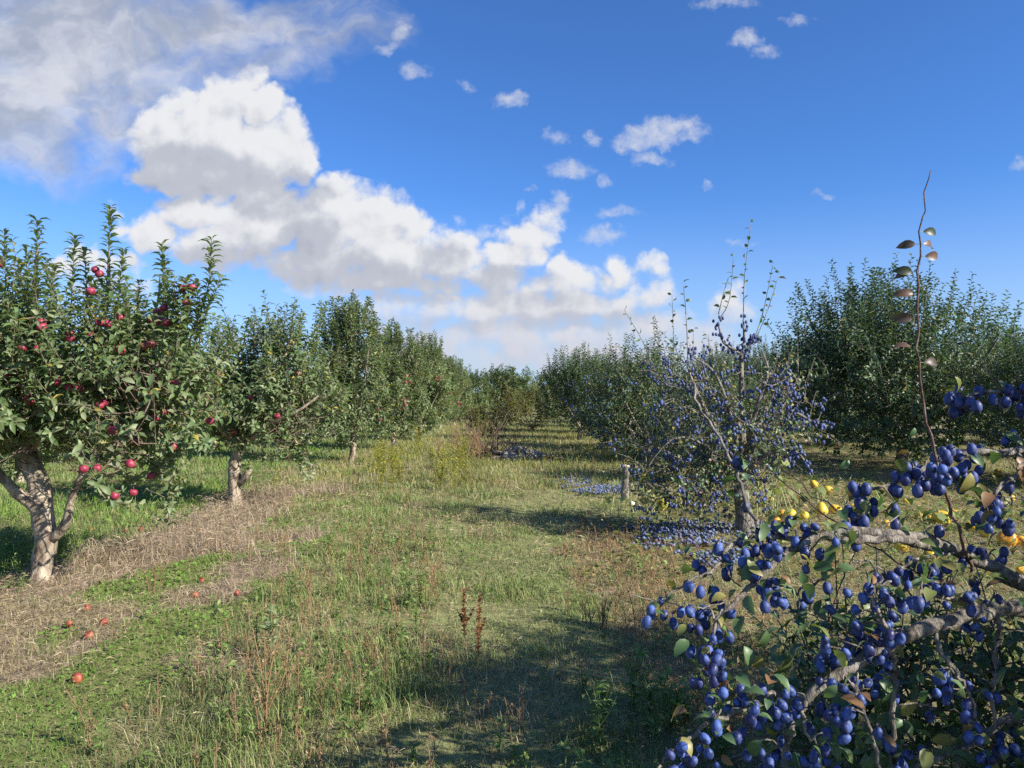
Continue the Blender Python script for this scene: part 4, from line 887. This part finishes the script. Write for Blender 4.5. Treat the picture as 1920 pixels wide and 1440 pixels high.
# ------------------------------------------------------------------ fallen fruit
rng = np.random.RandomState(55)
for k, (px, py, s_) in enumerate([(145, 1275, 1.0), (167, 1197, .95), (195, 1173, .9), (163, 1148, .95), (366, 1120, .85), (378, 1096, .8), (265, 1000, .95), (290, 997, .8), (130, 1176, .85), (170, 996, .8), (236, 1003, .7), (445, 1118, .7)]):
    p = ground_pt(px, py); s_ *= .8; o = link_obj('fallen_apple', WINDFALL_ME, None, p + [0, 0, .020 * s_ + .008]); o.scale = (s_,) * 3; o.rotation_euler = (rng.normal(0, .9), rng.normal(0, .9), rng.rand() * 6)
    if k == 0: tag(o, 'single red brown windfall apple lying on the low green clover', 'apple')
    else: tag(o, 'red windfall apple in the dry grass near the laden apple tree', 'apple', 'windfall apples on the ground')
def fallen(n, poly_c, rx, ry, rot=0.0):
    out = []
    while len(out) < n:
        a = rng.rand() * 6.28; q_ = rng.rand() ** .6; px = poly_c[0] + rx * q_ * math.cos(a); py = poly_c[1] + ry * q_ * math.sin(a) + rot * (px - poly_c[0])
        p = ground_pt(px, py)
        if fbm(np.array([p[0] * 2.6]), np.array([p[1] * 2.6]), 3)[0] > rng.uniform(.3, .55): out.append(p)
    return out
fp = fallen(520, (1290, 1012), 125, 38, .08) + fallen(150, (1345, 1045), 50, 22) + fallen(120, (1400, 1000), 80, 22)
fp = np.array(fp); o_ = np.argsort(fp[:, 1])
for k in o_[:280]:
    o = link_obj('fallen_plum', FALLEN_PLUM, None, fp[k] + [0, 0, .014 + rng.uniform(.01, .04)]); s_ = rng.uniform(.8, 1.15); o.scale = (s_,) * 3; o.rotation_euler = (rng.uniform(.8, 2.2), rng.normal(0, .5), rng.rand() * 6)
    tag(o, 'fallen blue plum lying in the carpet of plums beneath the sparse plum tree', 'plum', 'fallen plums under the sparse plum tree')
mb = MB()
far_p = np.array(fallen(420, (1130, 918), 85, 12) + fallen(120, (1100, 905), 60, 8))
for p in np.vstack([fp[o_[280:]], far_p]): 
    a = rng.rand() * 6.28; R = np.array([[math.cos(a), -math.sin(a), 0], [0, 0, 1], [math.sin(a), math.cos(a), 0]]); mb.add((PV2 * .038) @ R.T + p + [0, 0, .014 + rng.uniform(.01, .04)], None, PQ2)
tag(link_obj('fallen_plums', mb.mesh('fallen plums', M['plum_fallen'])), 'carpet of fallen blue plums under the plum trees', 'plums', kind='stuff')

# ------------------------------------------------------------------ pumpkins
def pumpkin_mesh(rng, neck, ribs, mat):
    ns, nr = 24, 12; V = []
    for k in range(nr):
        a = math.pi * k / (nr - 1); rad = math.sin(a) ** .75; z = math.cos(a) * (.78 if not neck else .85); dip = -.16 * math.exp(-(a / .4) ** 2) if not neck else 0
        if neck and z > 0: rad *= (1 - .42 * z); z *= 1.5
        for j in range(ns):
            b = 2 * math.pi * j / ns; rr = rad * (1 + .07 * abs(math.cos(b * ribs / 2)) - .04); V.append((rr * math.cos(b) * .5, rr * math.sin(b) * .5, (z + dip) * .5))
    i = np.arange(nr - 1)[:, None] * ns; j = np.arange(ns)[None]; k = (j + 1) % ns
    return make_mesh('rind', V, None, np.stack([i + j, i + ns + j, i + ns + k, i + k], -1).reshape(-1, 4), mat)
rng = np.random.RandomState(56)
PK = [pumpkin_mesh(rng, False, 10, M['pumpkin']), pumpkin_mesh(rng, True, 8, M['pumpkin'])]; SQ = pumpkin_mesh(rng, True, 10, M['squash']); PA = pumpkin_mesh(rng, False, 12, M['pale'])
mb = MB(); tube(mb, smooth_path([[0, 0, 0], [.01, 0, .06], [.05, .01, .10]], 5), [.05, .03, .028, .026, .03], 6, None); STALK = mb.mesh('stalk', M['cutwood'])
def pumpkin(me, px, py, size, label, group=None, tilt=.3, neck=False, cat='pumpkin', name='pumpkin'):
    p = ground_pt(px, py + size * .42); w = size * p[1] / F; e_ = empty(name, p); c_ = np.array([0, 0, w * .40])
    o = link_obj('rind', me, e_, c_); o.scale = (w, w, w); rx, ry = rng.normal(0, tilt), rng.normal(0, tilt); o.rotation_euler = (rx, ry, rng.rand() * 6)
    s_ = link_obj('stalk', STALK, e_); s_.parent = o; s_.location = (0, 0, .60 if neck else .29); return tag(e_, label, cat, group)
gp = 'yellow pumpkins among the weeds'; lp_ = 'ripe yellow pumpkin lying in the weeds behind the broken plum branches'
for (px, py, sz) in [(1454, 978, 20), (1481, 967, 24), (1507, 970, 20), (1744, 971, 15), (1822, 988, 26), (1849, 1000, 24), (1662, 985, 14), (1690, 1026, 26), (1744, 1044, 26), (1527, 908, 17), (1552, 918, 20), (1443, 934, 18), (1872, 886, 16), (1726, 967, 14), (1466, 964, 16), (1917, 1070, 22), (1700, 940, 14), (1790, 960, 14), (1600, 950, 14), (1895, 935, 16)]:
    pumpkin(PK[0], px, py, sz, lp_, gp, .5)
pumpkin(PK[1], 1540, 958, 24, 'pear shaped yellow pumpkin next to the orange one', neck=True, tilt=.12)
pumpkin(PK[0], 1765, 971, 34, 'largest smooth yellow pumpkin lying in the weeds', tilt=.4)
pumpkin(PK[0], 1888, 1011, 34, 'large ribbed yellow pumpkin close to the thick leaning branch', tilt=.6)
for px, py in ((1567, 956), (1915, 1016)): pumpkin(PK[0], px, py, 22, 'orange pumpkin among the yellow ones', 'orange pumpkins', .5)
pumpkin(SQ, 1245, 945, 28, 'dark green squash with a yellow side under withered vine leaves', neck=True, tilt=.1, cat='squash', name='squash')
for px, py in ((1185, 945), (1199, 950)): pumpkin(PA, px, py, 11, 'small pale cream gourd beside the sawn stump', 'pale gourds by the stump', .5, cat='gourd', name='gourd')
VINE = np.array([[.26, .26, .09], [.20, .23, .08], [.34, .31, .15], [.12, .16, .05]])
TPL_LOBE = (np.array([(0, 0, 0), (-.12, -.38, .04), (.25, -.55, -.03), (.62, -.42, .04), (1, 0, -.1), (.62, .42, .04), (.25, .55, -.03), (-.12, .38, .04), (.35, 0, .09)]), np.array([(0, 1, 8), (1, 2, 8), (2, 3, 8), (3, 4, 8), (4, 5, 8), (5, 6, 8), (6, 7, 8), (7, 0, 8)]), np.zeros((0, 4), int))
VL = []
for c_ in VINE:
    V, T_, _ = leaf_batch(np.zeros((1, 3)), np.array([[1., 0, 0]]), np.array([[0, 0, 1.]]), [1.], [1.], TPL_LOBE); VL.append(make_mesh('leaf', V, T_, None, M['herb'], np.repeat(c_[None], 9, 0)))
def vine(px, py, spread, n, hgt, label, pal=(0, 1, 2), ls=.105):
    p = ground_pt(px, py); e_ = empty('pumpkin_vine', p)
    for k in range(n):
        b = np.array([rng.normal(0, spread), rng.normal(0, spread * .4), 0]); h = hgt * rng.uniform(.5, 1.1); tp = b + [rng.normal(0, .08), rng.normal(0, .08), h]
        pth = smooth_path([b, (b + tp) / 2 + rng.normal(0, .03, 3), tp], 5); mb = MB(); tube(mb, pth, np.linspace(.009, .005, 5), 4, (.42, .42, .2)); link_obj('stem', mb.mesh('stem', M['herb']), e_); a = rng.rand() * 6.28
        place_leaf([VL[pal[rng.randint(len(pal))]]], rng, tp, np.array([math.cos(a), math.sin(a), -1.1]), np.array([math.cos(a) * .8, math.sin(a) * .8 - .3, .7]) + rng.normal(0, .3, 3), ls * rng.uniform(.7, 1.3), e_, np.zeros(3))
    return tag(e_, label, 'vine')
vine(1235, 958, .35, 16, .38, 'withered yellow pumpkin vine around the green squash', (0, 2, 2))
vine(1300, 955, .3, 10, .2, 'pale pumpkin vine stems under the fruit covered plum tree', (0, 1))
vine(1412, 975, .22, 12, .75, 'yellow green pumpkin vine climbing at the plum trunk', (0, 1, 1))
vine(1590, 955, .5, 14, .3, 'broken pumpkin vine with curled stems beside the orange pumpkin', (1, 3, 0))
vine(1780, 985, .6, 14, .25, 'low pumpkin vine around the largest pumpkin', (3, 1))
vine(1480, 950, .4, 10, .3, 'sparse pumpkin vine between trunk and pear shaped pumpkin', (1, 3))

# ------------------------------------------------------------------ the broken plum tree in front
rng = np.random.RandomState(57)
T4 = np.array([2.95, 2.85, 0]); t4 = empty('plum_tree', T4)
def Z(zx, zy, d): return PX(1160 + zx * .41667, 840 + zy * .41667, d)   # from an enlarged view of the corner
trunk4 = (smooth_path([T4 + [0, 0, -.08], T4 + [-.03, 0, .4], T4 + [-.1, -.02, .85], T4 + [-.16, -.03, 1.15]], 12), np.interp(np.linspace(0, 1, 12), [0, .2, 1], [.14, .10, .08]))
parts_of([trunk4], t4, T4, M['plum_bark'], 'trunk', 14, .05)
tU = trunk4[0][9]; tM = trunk4[0][7]
FB = [ # points, start radius, end radius
 ('branch', [tU, PX(2120, 1170, 2.75), Z(1824, 605, 2.62), Z(1620, 505, 2.55), Z(1430, 425, 2.5), Z(1180, 380, 2.45), Z(960, 390, 2.42), Z(850, 425, 2.4), Z(740, 490, 2.38), Z(620, 600, 2.34), Z(520, 690, 2.3), Z(430, 775, 2.28)], .034, .0055),
 ('branch', [Z(1500, 460, 2.53), Z(1400, 445, 2.47), Z(1280, 415, 2.42), Z(1120, 412, 2.4), Z(1000, 420, 2.38)], .020, .013),
 ('branch', [Z(960, 390, 2.42), Z(780, 405, 2.45), Z(620, 395, 2.46), Z(500, 450, 2.44), Z(430, 545, 2.4), Z(330, 590, 2.36), Z(215, 670, 2.32)], .013, .004),
 ('branch', [tM, PX(2120, 1175, 2.6), Z(1824, 722, 2.42), Z(1690, 735, 2.38), Z(1490, 775, 2.32), Z(1280, 850, 2.28), Z(1100, 945, 2.25), Z(900, 1080, 2.22), Z(800, 1165, 2.2), Z(770, 1290, 2.18), Z(735, 1440, 2.16), Z(700, 1560, 2.15)], .036, .010),
 ('branch', [Z(850, 1120, 2.21), Z(700, 1110, 2.2), Z(560, 1175, 2.17), Z(440, 1225, 2.14), Z(320, 1300, 2.12), Z(230, 1370, 2.1), Z(160, 1460, 2.08)], .011, .004),
 ('branch', [Z(1245, 880, 2.3), Z(1242, 1000, 2.32), Z(1240, 1150, 2.3), Z(1232, 1300, 2.28), Z(1225, 1480, 2.27)], .012, .007),
 ('branch', [Z(1410, 800, 2.3), Z(1450, 900, 2.26), Z(1510, 1005, 2.24), Z(1560, 1080, 2.24), Z(1620, 1240, 2.22)], .011, .004),
 ('branch', [Z(1705, 735, 2.38), Z(1712, 850, 2.36), Z(1690, 1000, 2.34), Z(1682, 1120, 2.33), Z(1690, 1260, 2.32)], .014, .006),
 ('branch', [Z(1272, 850, 2.26), Z(1200, 790, 2.22), Z(1158, 720, 2.2), Z(1165, 650, 2.2), Z(1225, 600, 2.22)], .009, .0045),
 ('branch', [Z(1045, 1060, 2.2), Z(1090, 1150, 2.18), Z(1130, 1270, 2.16), Z(1180, 1450, 2.15)], .009, .006),
 ('branch', [Z(840, 1140, 2.19), Z(828, 1210, 2.16), Z(845, 1290, 2.14), Z(890, 1335, 2.14)], .009, .004),
 ('twig', [Z(880, 620, 2.38), Z(940, 580, 2.32), Z(1080, 512, 2.3), Z(1190, 550, 2.32)], .005, .003),
 ('twig', [Z(795, 770, 2.34), Z(810, 680, 2.35), Z(835, 590, 2.37), Z(850, 440, 2.4)], .003, .006),
 ('branch', [Z(1760, 740, 2.4), Z(1540, 685, 2.34), Z(1400, 660, 2.3), Z(1290, 650, 2.28), Z(1180, 660, 2.26)], .012, .005),
 ('branch', [trunk4[0][11], PX(2100, 830, 2.75), PX(1902, 846, 2.65), PX(1810, 850, 2.62), PX(1752, 870, 2.6), PX(1680, 903, 2.58), PX(1605, 925, 2.55)], .024, .004),
 ('branch', [trunk4[0][11], PX(2080, 720, 2.85), PX(1920, 728, 2.8), PX(1860, 735, 2.78), PX(1800, 742, 2.76)], .018, .004),
 ('branch', [tU, PX(2060, 900, 2.65), PX(1915, 893, 2.55), PX(1870, 925, 2.5), PX(1845, 965, 2.48)], .016, .003),
 ('shoot', [PX(1822, 1075, 2.52), PX(1805, 1010, 2.48), PX(1775, 930, 2.45), PX(1748, 835, 2.43), PX(1728, 720, 2.42), PX(1720, 600, 2.42), PX(1722, 500, 2.42), PX(1728, 400, 2.42), PX(1745, 320, 2.42)], .0068, .0022),
 ('shoot', [PX(1420, 992, 2.46), PX(1395, 935, 2.6), PX(1378, 880, 2.7), PX(1350, 822, 2.85), PX(1312, 765, 3.0), PX(1303, 720, 3.1)], .0075, .006),
 ('shoot', [PX(1800, 1120, 2.4), PX(1660, 1040, 2.5), PX(1540, 960, 2.7), PX(1440, 880, 2.9), PX(1400, 850, 3.0)], .004, .002),
 ('shoot', [PX(1600, 975, 2.52), PX(1520, 920, 2.7), PX(1460, 870, 2.9)], .0035, .002),
 ('shoot', [PX(1290, 1000, 2.5), PX(1330, 1040, 2.48), PX(1390, 1100, 2.42)], .0018, .003),
 ('twig', [PX(1185, 1115, 2.3), PX(1240, 1130, 2.3), PX(1300, 1140, 2.3), PX(1360, 1128, 2.32)], .002, .003),
 ('branch', [Z(1500, 470, 2.5), Z(1350, 500, 2.4), Z(1240, 560, 2.34), Z(1150, 610, 2.3)], .008, .004),
 ('branch', [Z(450, 760, 2.29), Z(420, 850, 2.26), Z(400, 980, 2.25), Z(430, 1080, 2.24), Z(520, 1110, 2.22)], .006, .003),
 ('branch', [tM, PX(2100, 1330, 2.6), Z(1800, 1200, 2.45), Z(1650, 1300, 2.4), Z(1450, 1390, 2.35), Z(1300, 1460, 2.3)], .022, .006),
 ('twig', [PX(1910, 870, 2.6), PX(1902, 900, 2.6), PX(1895, 950, 2.6)], .006, .005),
]
bp = []; bi = []; limbs4 = []
for nm, pts, a, b in FB:
    n = max(8, 4 * len(pts)); pth = smooth_path(pts, n); pth[1:-1] += rng.normal(0, .004, (n - 2, 3)); limbs4.append(pth)
    mb = MB(); tube(mb, pth - T4, np.linspace(a, b, n) * .82 * rng.uniform(.88, 1.16, n), 9 if a > .01 else 6, None, rng, .03)
    link_obj(nm, mb.mesh(nm, M['red_twig'] if nm == 'shoot' and a < .0072 else M['plum_bark']), t4); bp.append(pth)
bpts = np.vstack(bp); bx, by, bf = to_px(bpts)
CL_ = [(640,380,5),(700,370,3),(550,430,2),(620,450,3),(710,460,4),(640,525,6),(575,540,2),(860,370,4),(900,460,3),(1020,360,1),(985,420,1),(1060,425,1),(780,415,2),(480,570,2),(450,465,2),(365,525,2),(430,640,4),(315,640,2),(205,680,1),(160,745,4),(320,750,6),(385,770,5),(510,740,1),(465,830,1),(650,640,5),(720,680,4),(850,545,1),(870,640,5),(370,905,3),(420,920,4),(400,970,4),(440,1020,3),(390,1060,3),(460,1105,1),(500,1140,2),(550,1110,2),(600,1120,3),(740,1110,7),(730,1190,4),(590,1190,2),(540,1250,2),(640,1200,3),(400,1215,1),(440,1270,1),(300,1365,3),(365,1365,4),(245,1410,3),(400,1290,1),(640,1365,2),(700,1390,5),(930,1400,3),(870,1400,2),(950,890,4),(910,940,3),(990,910,3),(980,980,2),(950,1040,2),(1010,1090,2),(1070,1060,4),(1100,1130,1),(970,1170,4),(1030,1190,3),(1080,800,2),(1060,860,3),(1130,890,4),(1160,840,4),(1210,860,3),(1180,780,4),(1250,860,2),(1100,690,5),(1170,610,5),(1190,580,3),(1260,585,4),(1300,590,2),(1260,690,2),(1310,690,2),(1170,660,2),(1350,720,2),(1375,640,1),(1450,650,3),(1510,630,2),(1570,680,3),(1620,640,4),(1690,680,2),(1600,790,4),(1470,520,4),(1360,540,3),(1400,590,2),(1600,480,3),(1700,495,3),(1445,385,1),(1030,280,4),(1100,280,3),(1100,330,3),(1075,200,4),(1150,225,2),(1240,190,1),(1240,280,2),(1260,345,1),(1290,140,5),(1320,110,3),(1370,150,4),(1420,140,3),(1380,100,4),(1450,100,4),(1500,90,5),(1430,30,3),(1480,25,3),(1600,100,6),(1740,220,2),(1690,250,4),(1680,300,6),(1640,310,3),(1720,320,2),(1540,1060,6),(1480,1080,4),(1500,1130,3),(1460,1040,2),(1640,1085,1),(1700,1120,1),(1615,1275,3),(1700,1355,2),(1770,1350,4),(1640,1400,3),(1780,1260,2),(1300,1380,5),(1365,1400,1),(1160,1290,1),(1195,1300,2),(1410,1210,1),(1210,1000,2),(1200,1090,4),(1180,1050,2),(985,1240,3),(920,1330,2),(740,1330,3)]
CL_ = [(1160 + a * .41667, 840 + b * .41667, n) for a, b, n in CL_] + [(1800, 742, 5), (1790, 752, 4), (1808, 765, 3), (1825, 760, 1), (1882, 738, 3), (1905, 745, 4), (1912, 770, 3), (1885, 825, 3), (1820, 842, 2), (1915, 720, 2), (1383, 940, 1), (1390, 868, 1)]
plums = []; twmb = MB(); leafspots = []
for (cx_, cy_, n) in CL_:
    d2 = (bx - cx_) ** 2 + (by - cy_) ** 2; k = np.argmin(d2 + 4000 * (by > cy_ + 15)); a = bpts[k]; d = bf[k] + rng.normal(0, .05)
    c_ = PX(cx_, cy_, d); got = []
    top = c_ + np.array([0, 0, .03])
    if np.linalg.norm(top - a) > .02:
        pth = smooth_path([a, (a + top) / 2 + [0, 0, .01] + rng.normal(0, .008, 3), top], 5); tube(twmb, pth - T4, np.linspace(.0036, .002, 5), 5)
    leafspots.append((top, n))
    for t in range(400):
        if len(got) >= n: break
        sp = .008 + .0062 * len(got) ** .6 + .00006 * t; p = c_ + rng.normal(0, 1, 3) * sp * np.array([1.2, 1.1, 1.1]) + [0, 0, -.006 * len(got)]
        if all(np.linalg.norm((p - g) * [1, 1, .8]) > .0265 for g in got) and all(np.linalg.norm((p - g) * [1, 1, .8]) > .026 for g in plums[-40:]): got.append(p)
    plums += got
plums = np.array(plums); o_ = np.argsort(to_px(plums)[2]); vis = o_[:300]; more_ = o_[300:]
for k in vis:
    o = link_obj('plum', PLUM_ME, t4, plums[k] - T4); s_ = rng.uniform(.80, 1.18); o.scale = (s_, s_ * rng.uniform(.93, 1.04), s_ * rng.uniform(.86, 1.08)); o.rotation_euler = (rng.normal(0, .38), rng.normal(0, .38), rng.rand() * 6.28)
mb = MB()
for k in more_: mb.add(PV * .033 * rng.uniform(.86, 1.12) + plums[k] - T4, None, PQ)
tag(link_obj('plums', mb.mesh('plums', M['plum']), t4), kind='stuff')
# leaves near the fruit
FLC = np.vstack([PLUM_COLS * 1.3, [[.11, .14, .045], [.15, .17, .05], [.22, .20, .06], [.20, .11, .05]]])
FL = single_leaf_meshes(FLC, M['plum_leaf'], .56); cnt = 0
whip = limbs4[17]; wx, wy, wf = to_px(whip)
DRYL = single_leaf_meshes(np.array([[.075, .05, .04], [.13, .075, .05], [.04, .055, .025]]), M['plum_leaf'], .5)
for (py, sgn, kind) in [(437, 1, 2), (452, 0, 1), (467, -1, 0), (474, 1, 1), (500, -1, 2), (517, -1, 1), (552, -1, 1), (585, -1, 0), (658, -1, 1), (672, 1, 0)]:
    k = np.argmin(np.abs(wy - py)); p = whip[k]; t_ = np.array([sgn if sgn else .3, .2, .0]); place_leaf([DRYL[kind]], rng, p + norm(t_) * .014, t_ + rng.normal(0, .12, 3), np.array([0, -1.0, .25]) + rng.normal(0, .3, 3), .060 * rng.uniform(.9, 1.15), t4, T4); cnt += 1
    tube(twmb, np.array([p, p + norm(t_) * .016]) - T4, .0009, 4)
for (px, py, l) in [(1437, 1195, .075), (1425, 1240, .06), (1395, 1225, .065), (1480, 1240, .075), (1860, 905, .075), (1820, 900, .08), (1835, 920, .07), (1908, 870, .09), (1560, 1175, .06), (1600, 1165, .05), (1500, 1085, .05), (1715, 816, .035), (1800, 905, .07), (1850, 1430, .08), (1790, 720, .06)]:
    a = rng.rand() * 6.28; place_leaf(FL, rng, PX(px, py - 14, 2.3 if py > 1000 else 2.55), np.array([math.cos(a) * .4, math.sin(a) * .3, -.8]), np.array([.3, -1, .3]) + rng.normal(0, .3, 3), l, t4, T4); cnt += 1
while cnt < 300:
    c_, n = leafspots[rng.randint(len(leafspots))]; a = rng.rand() * 6.28
    if to_px(c_)[1][0] < 850 and rng.rand() < .7: continue
    place_leaf(FL, rng, c_ + rng.normal(0, .03, 3), np.array([math.cos(a), math.sin(a), rng.normal(-.45, .5)]), np.array([0, -.2, 1.]) + rng.normal(0, .45, 3), rng.uniform(.035, .07), t4, T4); cnt += 1
# the body of the crown: behind the lower branches and, out of view, to the right of the camera
def okf(p):
    a, b, f = to_px(p); a, b = a[0], b[0]
    return p[1] < .6 or a > 2010 or (b > 1170 and a > 1440 + (1440 - b) * .3)
env4 = [((3.1, 2.2, 1.3), (1.0, 1.0, .48), 1.0), ((2.65, 2.85, 1.8), (.6, .5, .35), .8), ((3.5, 3.4, 1.75), (.5, .5, .4), .7), ((2.6, 1.3, 1.0), (.8, .7, .5), .9), ((1.4, 2.85, .42), (.85, .35, .40), .9), ((2.1, 2.3, .8), (.6, .6, .5), .6)]
tw, lv4, p4 = grow(rng, limbs4[:4] + [limbs4[14], limbs4[25], trunk4[0]], env4, 1550, (.18, .36), .030, (.064, .56), .4, .30, (), (.45, .35), hang=.4, okf=okf)
twmb.add(np.vstack(tw.V) - T4, np.vstack(tw.T), np.vstack(tw.Q)); tag(link_obj('twigs', twmb.mesh('twigs', M['plum_bark']), t4), kind='stuff')
a, b, f = to_px(lv4[0]); kp = (f < .5) | (a > 1935) | ((b > 1130) & (a > 1420)); lv4 = tuple(q_[kp] for q_ in lv4)
tag(link_obj('crown', crown_mesh(rng, (lv4[0] - T4,) + lv4[1:], PLUM_COLS * 1.1, M['plum_leaf'], TPL_LEAF, .04), t4), kind='stuff')
tag(t4, 'broken plum tree with sagging branches heavy with large blue plums', 'plum tree')
